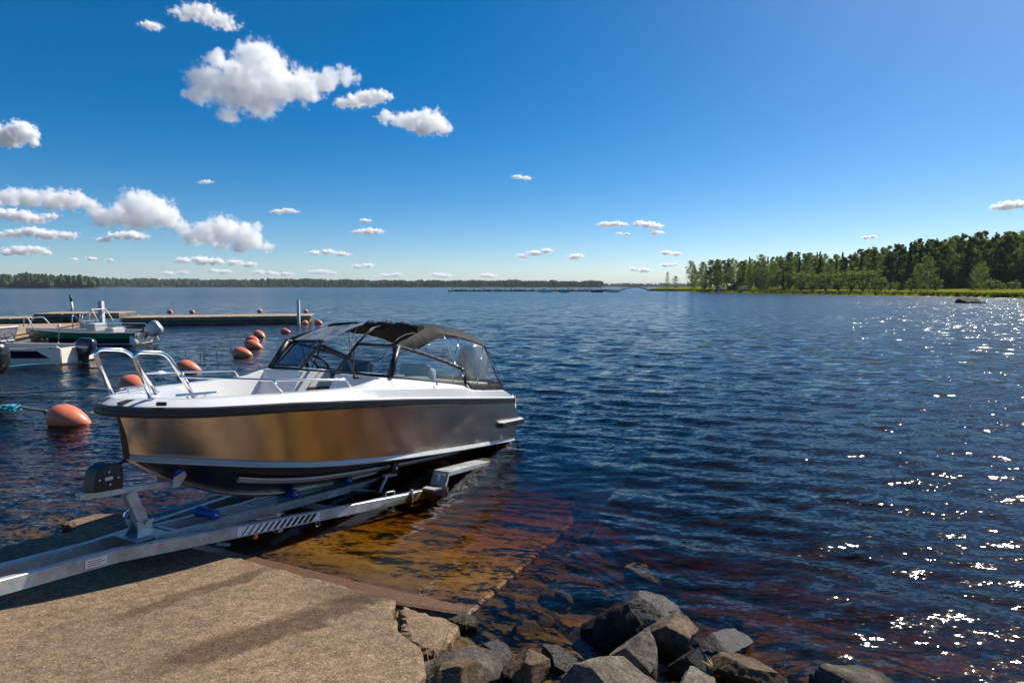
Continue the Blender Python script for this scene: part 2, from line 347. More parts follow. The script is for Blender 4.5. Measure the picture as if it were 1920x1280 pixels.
# ---- concrete boat ramp
def mat_concrete():
    m, nt, b = nodes_of('concrete')
    g = N(nt, 'ShaderNodeNewGeometry'); sx = N(nt, 'ShaderNodeSeparateXYZ'); L(nt, g.outputs['Position'], sx.inputs[0])
    P = g.outputs['Position']
    big = N(nt, 'ShaderNodeTexNoise', i_Scale=0.9, i_Detail=6.0, i_Roughness=0.65); L(nt, P, big.inputs['Vector'])
    mid = N(nt, 'ShaderNodeTexNoise', i_Scale=13.0, i_Detail=10.0, i_Roughness=0.8); L(nt, P, mid.inputs['Vector'])
    base = ramp(nt, mid.outputs[0], [(0.25, (0.05, 0.035, 0.022)), (0.42, (0.16, 0.12, 0.083)), (0.58, (0.265, 0.206, 0.146)), (0.8, (0.37, 0.3, 0.22))])
    c = mixc(nt, 0.6, base.outputs[0], ramp(nt, big.outputs[0], [(0.35, (0.2, 0.145, 0.1)), (0.65, (0.52, 0.42, 0.29))]).outputs[0], 'OVERLAY')
    # exposed pebbles and pits
    v = N(nt, 'ShaderNodeTexVoronoi', i_Scale=60.0); v.inputs['Randomness'].default_value = 1.0; L(nt, P, v.inputs['Vector'])
    sep = N(nt, 'ShaderNodeSeparateColor'); L(nt, v.outputs['Color'], sep.inputs[0])
    inside = math_(nt, 'LESS_THAN', v.outputs['Distance'], 0.42)
    lightp = math_(nt, 'MULTIPLY', inside, math_(nt, 'GREATER_THAN', sep.outputs[0], 0.88))
    darkp = math_(nt, 'MULTIPLY', inside, math_(nt, 'LESS_THAN', sep.outputs[0], 0.22))
    c = mixc(nt, math_(nt, 'MULTIPLY', lightp, 0.35), c, (0.44, 0.36, 0.28))
    c = mixc(nt, math_(nt, 'MULTIPLY', darkp, 0.75), c, (0.06, 0.045, 0.035))
    v2 = N(nt, 'ShaderNodeTexVoronoi', i_Scale=150.0); L(nt, P, v2.inputs['Vector']); sp2 = N(nt, 'ShaderNodeSeparateColor'); L(nt, v2.outputs['Color'], sp2.inputs[0])
    c = mixc(nt, 0.55, c, ramp(nt, sp2.outputs[1], [(0, (.18, .17, .16)), (.5, (.5, .5, .5)), (1, (.82, .82, .8))]).outputs[0], 'OVERLAY')
    # damp tyre tracks left by trailers (they run down the slab)
    for (ax, ay), (bx, by), wd, st in TRACKS:
        d = Vector((bx - ax, by - ay, 0)); ln = d.length; d.normalize(); nx = Vector((-d.y, d.x, 0))
        sub = N(nt, 'ShaderNodeVectorMath', operation='SUBTRACT'); sub.inputs[1].default_value = (ax, ay, 0); L(nt, P, sub.inputs[0])
        da = N(nt, 'ShaderNodeVectorMath', operation='DOT_PRODUCT'); da.inputs[1].default_value = d; L(nt, sub.outputs[0], da.inputs[0])
        dp = N(nt, 'ShaderNodeVectorMath', operation='DOT_PRODUCT'); dp.inputs[1].default_value = nx; L(nt, sub.outputs[0], dp.inputs[0])
        nz = N(nt, 'ShaderNodeTexNoise', i_Scale=3.2, i_Detail=8.0, i_Roughness=0.7); L(nt, P, nz.inputs['Vector'])
        off = math_(nt, 'MULTIPLY_ADD', nz.outputs[0], 0.34, -0.17)
        q = math_(nt, 'DIVIDE', math_(nt, 'ABSOLUTE', math_(nt, 'ADD', dp.outputs['Value'], off)), wd)
        k = math_(nt, 'SUBTRACT', 1.0, q); k = math_(nt, 'MULTIPLY', math_(nt, 'MAXIMUM', k, 0.0), 3.0)
        e1 = N(nt, 'ShaderNodeMapRange', interpolation_type='SMOOTHSTEP'); e1.inputs['From Min'].default_value = -0.3; e1.inputs['From Max'].default_value = 0.3; L(nt, da.outputs['Value'], e1.inputs['Value'])
        e2 = N(nt, 'ShaderNodeMapRange', interpolation_type='SMOOTHSTEP'); e2.inputs['From Min'].default_value = ln + 0.3; e2.inputs['From Max'].default_value = ln - 0.3; L(nt, da.outputs['Value'], e2.inputs['Value'])
        k = math_(nt, 'MULTIPLY', k, math_(nt, 'MULTIPLY', e1.outputs[0], e2.outputs[0]))
        kn = N(nt, 'ShaderNodeMapRange'); kn.inputs['From Min'].default_value = 0.36; kn.inputs['From Max'].default_value = 0.62; kn.inputs['To Min'].default_value = 0.15; L(nt, nz.outputs[0], kn.inputs['Value'])
        k = math_(nt, 'MULTIPLY', math_(nt, 'MULTIPLY', k, kn.outputs[0]), math_(nt, 'MULTIPLY_ADD', mid.outputs[0], 3.0, -0.4))
        k = math_(nt, 'MINIMUM', k, st)
        c = mixc(nt, math_(nt, 'MAXIMUM', k, 0.0), c, mixc(nt, 1.0, c, (0.34, 0.29, 0.25), 'MULTIPLY'))
    # wet, algae stained concrete at and below the water line
    nzw = math_(nt, 'MULTIPLY_ADD', big.outputs[0], 0.1, -0.05)
    wet = N(nt, 'ShaderNodeMapRange', interpolation_type='SMOOTHSTEP'); wet.inputs['From Min'].default_value = 0.055; wet.inputs['From Max'].default_value = 0.02
    L(nt, math_(nt, 'ADD', sx.outputs[2], nzw), wet.inputs['Value'])
    wc = mixc(nt, 0.8, c, (0.33, 0.2, 0.13), 'MULTIPLY')
    alg = N(nt, 'ShaderNodeMapRange', interpolation_type='SMOOTHSTEP'); alg.inputs['From Min'].default_value = 0.0; alg.inputs['From Max'].default_value = -0.09
    L(nt, math_(nt, 'ADD', sx.outputs[2], nzw), alg.inputs['Value'])
    wc = mixc(nt, alg.outputs[0], mixc(nt, 0.5, wc, (0.16, 0.085, 0.05)), ramp(nt, mid.outputs[0], [(0.3, (0.16, 0.085, 0.02)), (0.7, (0.42, 0.26, 0.07))]).outputs[0])
    c = mixc(nt, wet.outputs[0], c, wc)
    L(nt, c, b.inputs['Base Color']); b.inputs['Specular IOR Level'].default_value = 0.3
    L(nt, math_(nt, 'MULTIPLY_ADD', wet.outputs[0], -0.5, 0.88), b.inputs['Roughness'])
    hsum = math_(nt, 'ADD', math_(nt, 'MULTIPLY', mid.outputs[0], 0.7), math_(nt, 'MULTIPLY', v.outputs['Distance'], -0.35))
    bp = N(nt, 'ShaderNodeBump', i_Strength=0.75, i_Distance=0.012); L(nt, hsum, bp.inputs['Height']); L(nt, bp.outputs[0], b.inputs['Normal'])
_T = lambda a, b, z: ((lambda p, q: ((p.x, p.y), (q.x, q.y)))(at_z(*a, z), at_z(*b, z)))
TRACKS = [(*_T((330, 1275), (690, 1108), 0.15), 0.17, 0.8), (*_T((245, 1178), (492, 1066), 0.12), 0.09, 0.7), (*_T((600, 1120), (735, 1112), 0.1), 0.16, 0.45)]
mat_concrete()

def slab(name, pts, top, th, mat, parent, seed=0, jit=0.03, step=0.07, label=None):
    """broken-edged slab; pts are world xy, top(x,y) its surface"""
    rd = random.Random(seed); P = [Vector((p[0], p[1], 0)) for p in pts]; ring = []
    for i in range(len(P)):
        a, b = P[i], P[(i + 1) % len(P)]; n = max(1, min(160, int((b - a).length / step)))
        nrm = Vector((-(b - a).y, (b - a).x, 0)).normalized()
        for k in range(n):
            p = a.lerp(b, k / n); amp = jit * (0.0 if k == 0 else 1.0)
            ring.append(p + nrm * amp * (fbm(p * 2.3 + Vector((seed, 0, 0)), 4) * 1.6 + rd.uniform(-.25, .25)))
    cen = sum(ring, Vector()) / len(ring); n = len(ring); m = MB()
    area = sum(ring[i].x * ring[(i + 1) % n].y - ring[(i + 1) % n].x * ring[i].y for i in range(n))
    sg = 1 if area > 0 else -1
    ins = []
    for i in range(n):
        tg = (ring[(i + 1) % n] - ring[i - 1]).normalized(); ins.append(ring[i] + Vector((-tg.y, tg.x, 0)) * sg * (rd.uniform(.015, .05) if jit > .02 else .03))
    z = lambda p: top(p.x, p.y)
    bm = bmesh.new()
    v0 = [bm.verts.new((p.x, p.y, z(p))) for p in ins]
    v1 = [bm.verts.new((p.x, p.y, z(p) - (rd.uniform(.006, .03) if jit > .02 else .012))) for p in ring]
    v2 = [bm.verts.new((p.x + rd.uniform(-.03, .03), p.y + rd.uniform(-.03, .03), z(p) - th * .5)) for p in ring] if jit > .02 else [bm.verts.new((p.x, p.y, z(p) - th * .5)) for p in ring]
    v3 = [bm.verts.new((p.x, p.y, z(p) - th)) for p in ring]
    e = [bm.edges.new((v0[i], v0[(i + 1) % n])) for i in range(n)]
    bmesh.ops.triangle_fill(bm, edges=e, use_beauty=True)
    for a, b_ in ((v0, v1), (v1, v2), (v2, v3)):
        for i in range(n): bm.faces.new((a[i], a[(i + 1) % n], b_[(i + 1) % n], b_[i]))
    bmesh.ops.recalc_face_normals(bm, faces=bm.faces[:])
    me = bpy.data.meshes.new(name); bm.to_mesh(me); bm.free()
    return link(name, me, mat, parent, label)
boat_ramp = bpy.data.objects.new('boat_ramp', None); COL.objects.link(boat_ramp); structure(boat_ramp)
boat_ramp['label'] = 'cracked concrete boat ramp running down into the lake under the trailer'
def pxs(lst, z): return [at_z(x, y, z)[:2] for x, y in lst]
def stp(t, s): return st_world(t, s, 0)[:2]
upper_top = lambda x, y: max((S_WATER - ts(x, y)[1]) * SLOPE, -1) + 0.065 + 0.012 * fbm(Vector((x, y, 0)) * .8, 3)
edge_u = [stp(-6.1, 3.78)] + pxs([(300, 1012), (440, 1046), (520, 1066), (600, 1088), (660, 1104), (742, 1126), (737, 1160), (742, 1192), (788, 1236), (800, 1290)], 0.08) + [stp(-1.55, 1.6), stp(-1.5, -9), stp(-6.1, -9)]
slab('concrete_slab', edge_u, upper_top, 0.2, 'concrete', boat_ramp, 3, label='dry tan upper ramp slab with dark damp tracks')
low_top = lambda x, y: (S_WATER - ts(x, y)[1]) * SLOPE
slab('concrete_slab', [stp(-6.1, 3.86)] + pxs([(300, 1020), (445, 1054), (600, 1096), (745, 1133), (880, 1152)], 0.012) + [stp(-2.0, 5.2), stp(-2.03, 6.6), stp(-2.3, 7.6), stp(-3.6, 8.6), stp(-6.1, 9.4)], low_top, 0.2, 'concrete', boat_ramp, 5, 0.012, label='wet lower ramp slab sloping under the water')
slab('concrete_slab', pxs([(754, 1136), (806, 1152), (860, 1172), (846, 1208), (820, 1240), (796, 1236), (750, 1192)], 0.07), lambda x, y: (S_WATER - ts(x, y)[1]) * SLOPE + 0.03 + 0.02 * fbm(Vector((x, y, 0)) * 3, 3), 0.2, 'concrete', boat_ramp, 9, 0.03, .04, label='broken dark corner piece beside the upper slab')
slab('concrete_slab', [at_z(x, y, .05)[:2] for x, y in ((112, 984), (168, 1000), (262, 988), (300, 975), (240, 960), (178, 964))], lambda x, y: 0.06 - 0.05 * (ts(x, y)[1] - 4.0), 0.2, 'concrete', boat_ramp, 11, 0.03, .06, label='loose pinkish slab piece left of the trailer')
# ================================================================== MATERIALS FOR THINGS
simple('gelcoat', (0.66, 0.66, 0.655), 0.25, var=0.03, coat=0.3)
simple('rubber_black', (0.012, 0.012, 0.014), 0.38, var=0.3, bump=0.15, bscale=90)
simple('frame_black', (0.009, 0.009, 0.010), 0.42, var=0.25)
simple('chrome', (0.83, 0.83, 0.84), 0.1, 1.0, var=0.03)
simple('beige_vinyl', (0.36, 0.32, 0.25), 0.55, var=0.1, bump=0.2, bscale=60)
simple('dark_recess', (0.05, 0.035, 0.028), 0.6)
simple('blue_rubber', (0.012, 0.05, 0.32), 0.45, var=0.2)
simple('amber_lens', (0.8, 0.16, 0.015), 0.2, var=0.1)
simple('white_print', (0.78, 0.78, 0.78), 0.45, var=0.04)
simple('black_print', (0.02, 0.02, 0.025), 0.5)
simple('label_grey', (0.55, 0.54, 0.56), 0.4, var=0.06, scale=60)
simple('sheen_grey', (0.13, 0.14, 0.16), 0.35, var=0.1)
simple('strake_metal', (0.42, 0.42, 0.42), 0.45, 0.35, var=0.08)
simple('shaded_bottom_metal', (0.2, 0.185, 0.17), 0.3, 1.0, var=0.2, scale=3)  # weathered hull aluminium, coloured darker for the shade under the boat
simple('engine_silver', (0.42, 0.43, 0.44), 0.3, 0.25, var=0.08, coat=0.4)
simple('engine_grey', (0.16, 0.165, 0.17), 0.25, 0.2, var=0.08, coat=0.5)
simple('engine_black', (0.014, 0.014, 0.017), 0.25, var=0.2, coat=0.4)
simple('engine_navy', (0.016, 0.02, 0.05), 0.3, var=0.2, coat=0.3)
simple('tyre', (0.02, 0.02, 0.02), 0.75, var=0.3, bump=0.3, bscale=60)
def mat_alu():
    m, nt, b = nodes_of('brushed_aluminium')
    tc = N(nt, 'ShaderNodeTexCoord'); mp = N(nt, 'ShaderNodeMapping'); mp.inputs['Scale'].default_value = (2.0, 2.0, 90.0); L(nt, tc.outputs['Object'], mp.inputs[0])
    nz = N(nt, 'ShaderNodeTexNoise', i_Scale=3.0, i_Detail=6.0); L(nt, mp.outputs[0], nz.inputs['Vector'])
    bl = N(nt, 'ShaderNodeTexNoise', i_Scale=2.2, i_Detail=5.0); L(nt, tc.outputs['Object'], bl.inputs['Vector'])
    c = ramp(nt, bl.outputs[0], [(0.3, (0.52, 0.485, 0.44)), (0.7, (0.65, 0.615, 0.565))])
    L(nt, c.outputs[0], b.inputs['Base Color']); b.inputs['Metallic'].default_value = 1.0
    r = math_(nt, 'ADD', math_(nt, 'MULTIPLY', nz.outputs[0], 0.08), math_(nt, 'MULTIPLY_ADD', bl.outputs[0], 0.12, 0.09))
    L(nt, math_(nt, 'ADD', r, 0.04), b.inputs['Roughness'])
    b.inputs['Anisotropic'].default_value = 0.6; vt = N(nt, 'ShaderNodeVectorTransform', vector_type='VECTOR', convert_from='OBJECT', convert_to='WORLD'); vt.inputs[0].default_value = (0, 0, 1); L(nt, vt.outputs[0], b.inputs['Tangent'])
    bp = N(nt, 'ShaderNodeBump', i_Strength=0.12, i_Distance=0.004); L(nt, nz.outputs[0], bp.inputs['Height'])
    b2 = N(nt, 'ShaderNodeBump', i_Strength=0.06, i_Distance=0.05); L(nt, bl.outputs[0], b2.inputs['Height']); L(nt, bp.outputs[0], b2.inputs['Normal'])
    dn = N(nt, 'ShaderNodeTexNoise', i_Scale=7.0, i_Detail=2.0); L(nt, tc.outputs['Object'], dn.inputs['Vector']); b3 = N(nt, 'ShaderNodeBump', i_Strength=0.22, i_Distance=0.012); L(nt, dn.outputs[0], b3.inputs['Height']); L(nt, b2.outputs[0], b3.inputs['Normal'])
    L(nt, b3.outputs[0], b.inputs['Normal'])
mat_alu()
def mat_galv():
    m, nt, b = nodes_of('galvanised_steel')
    tc = N(nt, 'ShaderNodeTexCoord')
    v = N(nt, 'ShaderNodeTexVoronoi', i_Scale=38.0); L(nt, tc.outputs['Object'], v.inputs['Vector'])
    nz = N(nt, 'ShaderNodeTexNoise', i_Scale=7.0, i_Detail=7.0); L(nt, tc.outputs['Object'], nz.inputs['Vector'])
    c = mixc(nt, 0.25, ramp(nt, nz.outputs[0], [(0.3, (0.33, 0.35, 0.36)), (0.7, (0.55, 0.57, 0.58))]).outputs[0], v.outputs['Color'], 'SOFT_LIGHT')
    L(nt, c, b.inputs['Base Color']); b.inputs['Metallic'].default_value = 0.45
    L(nt, math_(nt, 'MULTIPLY_ADD', nz.outputs[0], 0.3, 0.3), b.inputs['Roughness'])
mat_galv()
def mat_canvas():
    m, nt, b = nodes_of('black_canvas')
    tc = N(nt, 'ShaderNodeTexCoord')
    nz = N(nt, 'ShaderNodeTexNoise', i_Scale=3.5, i_Detail=6.0, i_Distortion=0.8); L(nt, tc.outputs['Object'], nz.inputs['Vector'])
    wv = N(nt, 'ShaderNodeTexNoise', i_Scale=300.0); L(nt, tc.outputs['Object'], wv.inputs['Vector'])
    L(nt, ramp(nt, nz.outputs[0], [(0.3, (0.011, 0.010, 0.010)), (0.75, (0.026, 0.023, 0.021))]).outputs[0], b.inputs['Base Color'])
    b.inputs['Roughness'].default_value = 0.75; b.inputs['Specular IOR Level'].default_value = 0.2
    b1 = N(nt, 'ShaderNodeBump', i_Strength=0.5, i_Distance=0.06); L(nt, nz.outputs[0], b1.inputs['Height'])
    b2 = N(nt, 'ShaderNodeBump', i_Strength=0.15, i_Distance=0.004); L(nt, wv.outputs[0], b2.inputs['Height']); L(nt, b1.outputs[0], b2.inputs['Normal'])
    L(nt, b2.outputs[0], b.inputs['Normal'])
mat_canvas()
def mat_clear(name, tint, gloss, wob, milky=0.0, mcol=(0.6, 0.62, 0.66)):
    """thin sheet: clear with fresnel reflection, slightly wavy; optional milky scatter"""
    m, nt, b = nodes_of(name); nt.nodes.remove(b); out = nt.nodes['Material Output']
    tc = N(nt, 'ShaderNodeTexCoord'); nz = N(nt, 'ShaderNodeTexNoise', i_Scale=4.0, i_Detail=3.0, i_Distortion=1.0); L(nt, tc.outputs['Object'], nz.inputs['Vector'])
    bp = N(nt, 'ShaderNodeBump', i_Strength=wob, i_Distance=0.08); L(nt, nz.outputs[0], bp.inputs['Height'])
    fr = N(nt, 'ShaderNodeFresnel'); L(nt, bp.outputs[0], fr.inputs['Normal'])
    gm = N(nt, 'ShaderNodeNewGeometry'); L(nt, math_(nt, 'MULTIPLY_ADD', gm.outputs['Backfacing'], 1 / 1.45 - 1.45, 1.45), fr.inputs['IOR'])   # same ratio on both faces of a thin sheet
    gl = N(nt, 'ShaderNodeBsdfGlossy'); gl.inputs['Roughness'].default_value = gloss; L(nt, bp.outputs[0], gl.inputs['Normal'])
    tr = N(nt, 'ShaderNodeBsdfTransparent'); tr.inputs['Color'].default_value = (*tint, 1)
    s = tr.outputs[0]
    if milky:
        df = N(nt, 'ShaderNodeBsdfDiffuse'); df.inputs['Color'].default_value = (*mcol, 1)
        mk = N(nt, 'ShaderNodeMixShader'); L(nt, math_(nt, 'MULTIPLY', nz.outputs[0], milky * 2), mk.inputs[0]); L(nt, s, mk.inputs[1]); L(nt, df.outputs[0], mk.inputs[2]); s = mk.outputs[0]
    mx = N(nt, 'ShaderNodeMixShader'); L(nt, fr.outputs[0], mx.inputs[0]); L(nt, s, mx.inputs[1]); L(nt, gl.outputs[0], mx.inputs[2]); L(nt, mx.outputs[0], out.inputs['Surface'])
mat_clear('tinted_glass', (0.80, 0.85, 0.89), 0.02, 0.02)
mat_clear('clear_vinyl', (0.92, 0.94, 0.96), 0.05, 0.35, 0.025)
mat_clear('milky_vinyl', (0.6, 0.62, 0.66), 0.15, 0.5, 0.42, (0.42, 0.44, 0.5))

# ================================================================== THE MOTOR BOAT ON ITS TRAILER
BA, BP = R(25.0), R(7.0)
e_a = Vector((math.sin(BA) * math.cos(BP), math.cos(BA) * math.cos(BP), -math.sin(BP)))   # aft
e_n = Vector((math.cos(BA), -math.sin(BA), 0))                                              # near side
e_u = e_n.cross(e_a); e_u = e_u if e_u.z > 0 else -e_u
BO = Vector((-3.29138, 4.57015, 0.46045))
def frame(o):
    M = Matrix.Identity(4)
    for i in range(3): M[i][0] = e_a[i]; M[i][1] = -e_n[i]; M[i][2] = e_u[i]; M[i][3] = o[i]
    return M
BM = frame(BO)
def V(u, v, w): return Vector((u, -v, w))          # boat coordinates: aft, near side, up
boat = empty('motor_boat', 'large aluminium motor boat with white deck and black canopy on the trailer', 'boat', M=BM)

# hull curves (u, v, w), v = half beam
S_ = [(.13, 0, .975), (.17, .12, .978), (.26, .29, .982), (.5, .56, .99), (1.15, .81, 1.012), (1.9, .95, 1.018), (2.6, 1.01, 1.005), (3.5, 1.035, .972), (4.6, 1.03, .925), (5.62, 1.0, .885)]
C_ = [(.226, 0, .645), (.29, .04, .634), (.4, .10, .617), (.66, .27, .583), (1.2, .55, .515), (1.8, .72, .455), (2.4, .81, .42), (3.2, .87, .383), (4.4, .9, .335), (5.93, .9, .282)]
K_ = [(.228, 0, .632), (.3, 0, .585), (.45, 0, .49), (.75, 0, .337), (1.25, 0, .15), (1.85, 0, .035), (2.5, 0, -.005), (3.3, 0, -.02), (4.5, 0, -.03), (5.93, 0, -.04)]
M_ = []
for i, (a, b) in enumerate(zip(S_, C_)):
    q = .42; p = [a[k] * (1 - q) + b[k] * q for k in range(3)]
    if i == 9: p[0] = 5.97
    if i == 8: p[0] += .03
    M_.append(tuple(p))
NS = 72
cS, cM, cC, cK = (cr(c, NS) for c in (S_, M_, C_, K_))
for c in (cS, cM, cC, cK):
    for p in c: p.y = max(p.y, 0)
def mir(p, s): return Vector((p.x, -s * p.y, p.z))
m = MB()
for s in (1, -1):
    rows = []
    for A, B, n in ((cS, cM, 3), (cM, cC, 3)):
        for k in range(n): rows.append([mir(A[i].lerp(B[i], k / n), s) for i in range(NS)])
    rows.append([mir(p, s) for p in cC]); m.grid(rows)
hull = m.build('hull', 'brushed_aluminium', boat, smooth=25, recalc=False)
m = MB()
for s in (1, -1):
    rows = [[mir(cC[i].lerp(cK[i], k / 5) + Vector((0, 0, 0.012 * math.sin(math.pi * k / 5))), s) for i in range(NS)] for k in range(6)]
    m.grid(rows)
m.build('hull_bottom', 'shaded_bottom_metal', boat, smooth=25, recalc=False)
m = MB(); e = [cS[-1], cM[-1], cC[-1], cK[-1]]
m.add([mir(p, 1) for p in e] + [mir(p, -1) for p in e[:3]], [(0, 4, 5, 1), (1, 5, 6, 2), (2, 6, 3)])
m.build('transom', 'brushed_aluminium', boat)
for s in (1, -1):                                              # chine strakes, spray rails
    m = MB(); rows = []
    for i in range(2, NS):
        p = cC[i]; t = (cC[min(i + 1, NS - 1)] - cC[i - 1]); nn = Vector((-t.y, t.x, 0)).normalized(); nn = nn if nn.y > 0 else -nn
        prof = ((-.004, .006), (.008, .004), (.03, -.036), (.028, -.044), (-.03, -.05))
        rows.append([mir(p + nn * a + Vector((0, 0, b)), s) for a, b in prof])
    m.grid(rows); m.build('chine_strake', 'strake_metal', boat, recalc=True)
    m = MB(); rows = []
    for i in range(30, NS):
        p = cC[i].lerp(cK[i], .5); rows.append([mir(p + Vector((0, a, b)), s) for a, b in ((-.03, -.03), (.035, .004), (.04, -.012), (0.0, -.05))])
    m.grid(rows); m.build('spray_rail', 'strake_metal', boat)
m = MB(); m.tube([Vector((p.x, 0, p.z - .012)) for p in cK], .02, 6); m.build('keel_strip', 'brushed_aluminium', boat, smooth=40)
m = MB(); m.tube([(.15, 0, .975), (.19, 0, .8), (.222, 0, .645), (.24, 0, .62)], .026, 6, squash=.9); m.build('stem_bar', 'frame_black', boat, smooth=40)

# plan of the fender / deck edge
F_ = [(0, 0), (.018, .09), (.06, .2), (.14, .34), (.30, .515), (.55, .67), (1.15, .865), (1.9, 1.0), (2.6, 1.06), (3.5, 1.085), (4.6, 1.08), (5.62, 1.05)]
half = [Vector((p.x, p.y, 0)) for p in cr([(a, b, 0) for a, b in F_], 90)]
_wu = [0, .2, .5, 1.15, 1.9, 2.6, 3.5, 5.62]; _ww = [1.063, 1.066, 1.073, 1.093, 1.092, 1.077, 1.043, .95]
wF = lambda u: float(np.interp(u, _wu, _ww))
full = [Vector((p.x, p.y, 0)) for p in half[::-1]] + [Vector((p.x, -p.y, 0)) for p in half[1:]]   # near stern -> bow -> far stern, y = v
def normals(path):
    out = []
    for i in range(len(path)):
        t = (path[min(i + 1, len(path) - 1)] - path[max(i - 1, 0)]).normalized(); out.append(Vector((t.y, -t.x, 0)))
    return out
fn = normals(full)
if fn[len(fn) // 2].x > 0: fn = [-n for n in fn]              # outward: at the bow it points forward (-u)
def ring(ins, wfun):
    out = []
    for p, n in zip(full, fn):
        d = ins(p.x) if callable(ins) else ins; q = p - n * d
        q.y = (max(q.y, 0) if p.y >= 0 else min(q.y, 0)) if abs(p.y) > 1e-6 else 0
        out.append(V(q.x, q.y, wfun(p.x)))
    return out
m = MB(); prof = [(.06, .004), (.012, .0), (.0, -.008), (.0, -.022), (.012, -.026), (.012, -.031), (.0, -.035), (.0, -.05), (.012, -.054), (.012, -.059), (.0, -.063), (.006, -.078), (.025, -.086), (.08, -.088)]
m.grid([ring(a, lambda u, b=b: wF(u) + b) for a, b in prof])
m.build('rubbing_strake', 'rubber_black', boat, smooth=30)
m = MB()                                                       # thin grey lines painting the sky sheen on the strake ribs
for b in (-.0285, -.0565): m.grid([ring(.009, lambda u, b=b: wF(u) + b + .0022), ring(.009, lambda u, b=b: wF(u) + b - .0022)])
m.build('strake_sheen', 'sheen_grey', boat)

# white deck moulding: rings inset from the deck edge
def tab(us, vs): return lambda u: float(np.interp(u, us, vs))
d1 = tab([0, .6, 1.3, 2.0, 2.6, 3.3, 4.2, 5.62], [.10, .12, .14, .10, .08, .075, .08, .06])
w1 = tab([0, .24, .6, 1.23, 2.0, 3.1, 3.9, 4.25, 5.25, 5.45, 5.62], [1.112, 1.118, 1.132, 1.163, 1.197, 1.182, 1.16, 1.112, 1.082, 1.03, .965])
d2 = tab([0, 1.3, 2.0, 2.5, 3.2, 4.13, 4.3, 5.62], [.25, .25, .19, .165, .16, .145, .12, .12])
w2 = tab([0, .24, .6, 1.23, 1.8, 2.05, 2.3, 2.5, 3.24, 4.13, 4.25, 5.25, 5.45, 5.62], [1.118, 1.122, 1.135, 1.166, 1.195, 1.215, 1.275, 1.313, 1.25, 1.18, 1.118, 1.086, 1.03, .965])
d3 = lambda u: d2(u) + .05
d4 = lambda u: d2(u) + .085
m = MB()
m.grid([ring(.035, lambda u: wF(u) + .002), ring(lambda u: .05, lambda u: wF(u) + .015), ring(lambda u: d1(u) - .012, lambda u: w1(u) - .012), ring(lambda u: d1(u) + .012, lambda u: w1(u) + .003), ring(lambda u: d2(u) - .006, lambda u: w2(u) + .0), ring(d3, lambda u: w2(u) - .002)])
m.build('deck', 'gelcoat', boat, smooth=28)
R3 = ring(d3, lambda u: w2(u) - .002); R4 = ring(d4, lambda u: max(.66, min(.66, w2(u) - .1)))
m = MB(); keep = [i for i in range(len(full)) if full[i].x > .78]
nn_ = [i for i in keep if i < len(full) // 2]; ff_ = [i for i in keep if i > len(full) // 2]
for g in (nn_, ff_): m.grid([[R3[i] for i in g], [R3[i].lerp(R4[i], .12) for i in g], [R4[i] for i in g]])
a0, b0 = R4[nn_[-1]], R4[ff_[0]]
rows = [[R4[i] for i in nn_[::-1]], [R4[i] for i in ff_]]
m.grid(rows)                                                    # cockpit sole
m.build('cockpit_liner', 'gelcoat', boat, smooth=28)
m = MB(); rows = []                                            # foredeck between the bow rails, slightly dished
idx = [i for i in range(len(full) // 2 + 1) if full[i].x <= .86]
for i in idx:
    j = len(full) - 1 - i; A, B = R3[i], R3[j]
    rows.append([A.lerp(B, k / 8) + Vector((0, 0, -.035 * min(1, 4 * (k / 8) * (1 - k / 8)) * min(1, (full[i].x) * 2.5))) for k in range(9)])
m.grid(rows); last = rows[0]
m.grid([last, [Vector((p.x + .05, p.y, .66)) for p in last]])
m.build('foredeck', 'gelcoat', boat, smooth=28)

# bow hoops, rails, cleats, light, step pads
for s in (1, -1):
    m = MB(); m.tube(fillet([V(.237, s * .246, 1.11), V(.05, s * .246, 1.50), V(.34, s * .247, 1.50), V(.625, s * .25, 1.11)], .09, 6), .017, 10)
    o = m.build('bow_rail', 'chrome', boat, smooth=True)
    for fp in (V(.237, s * .246, 1.118), V(.622, s * .25, 1.125)):
        m = MB(); m.lathe([(.028, 0), (.028, .008), (.018, .012)], fp, (0, 0, 1), 14); m.build('rail_foot', 'chrome', o, smooth=30)
    m = MB(); m.tube(fillet([V(.46, s * .255, 1.30), V(1.13, s * .62, 1.283), V(1.93, s * .80, 1.285), V(1.986, s * .811, 1.2)], .04, 4), .0115, 8)
    m.tube([V(1.13, s * .62, 1.283), V(1.234, s * .641, 1.165)], .0105, 8)
    m.build('side_rail', 'chrome', boat, smooth=True)
    m = MB(); c0 = Vector((.50, 0, 0)); m.tube([V(.36, s * .36, 1.155), V(.68, s * .44, 1.175)], .0115, 8)
    for q in (.3, .7):
        b_ = V(.36 + .32 * q, s * (.36 + .08 * q), 1.155 + .02 * q); m.tube([b_, b_ + Vector((-.012 + .024 * q, 0, -.045))], .009, 6)
    m.build('cleat', 'chrome', boat, smooth=40)
m = MB(); m.bbox(V(.21, .41, 1.098), (.075, .05, .03), .01, Matrix.Rotation(R(-40), 3, 'Z')); m.build('navigation_light', 'frame_black', boat)
for s in (1, -1):
    m = MB(); m.plate([V(.055, s * .10, 1.085), V(.055, s * .15, 1.085), V(.14, s * .15, 1.107), V(.14, s * .10, 1.107)], .012); m.build('step_pad', 'dark_recess', boat)

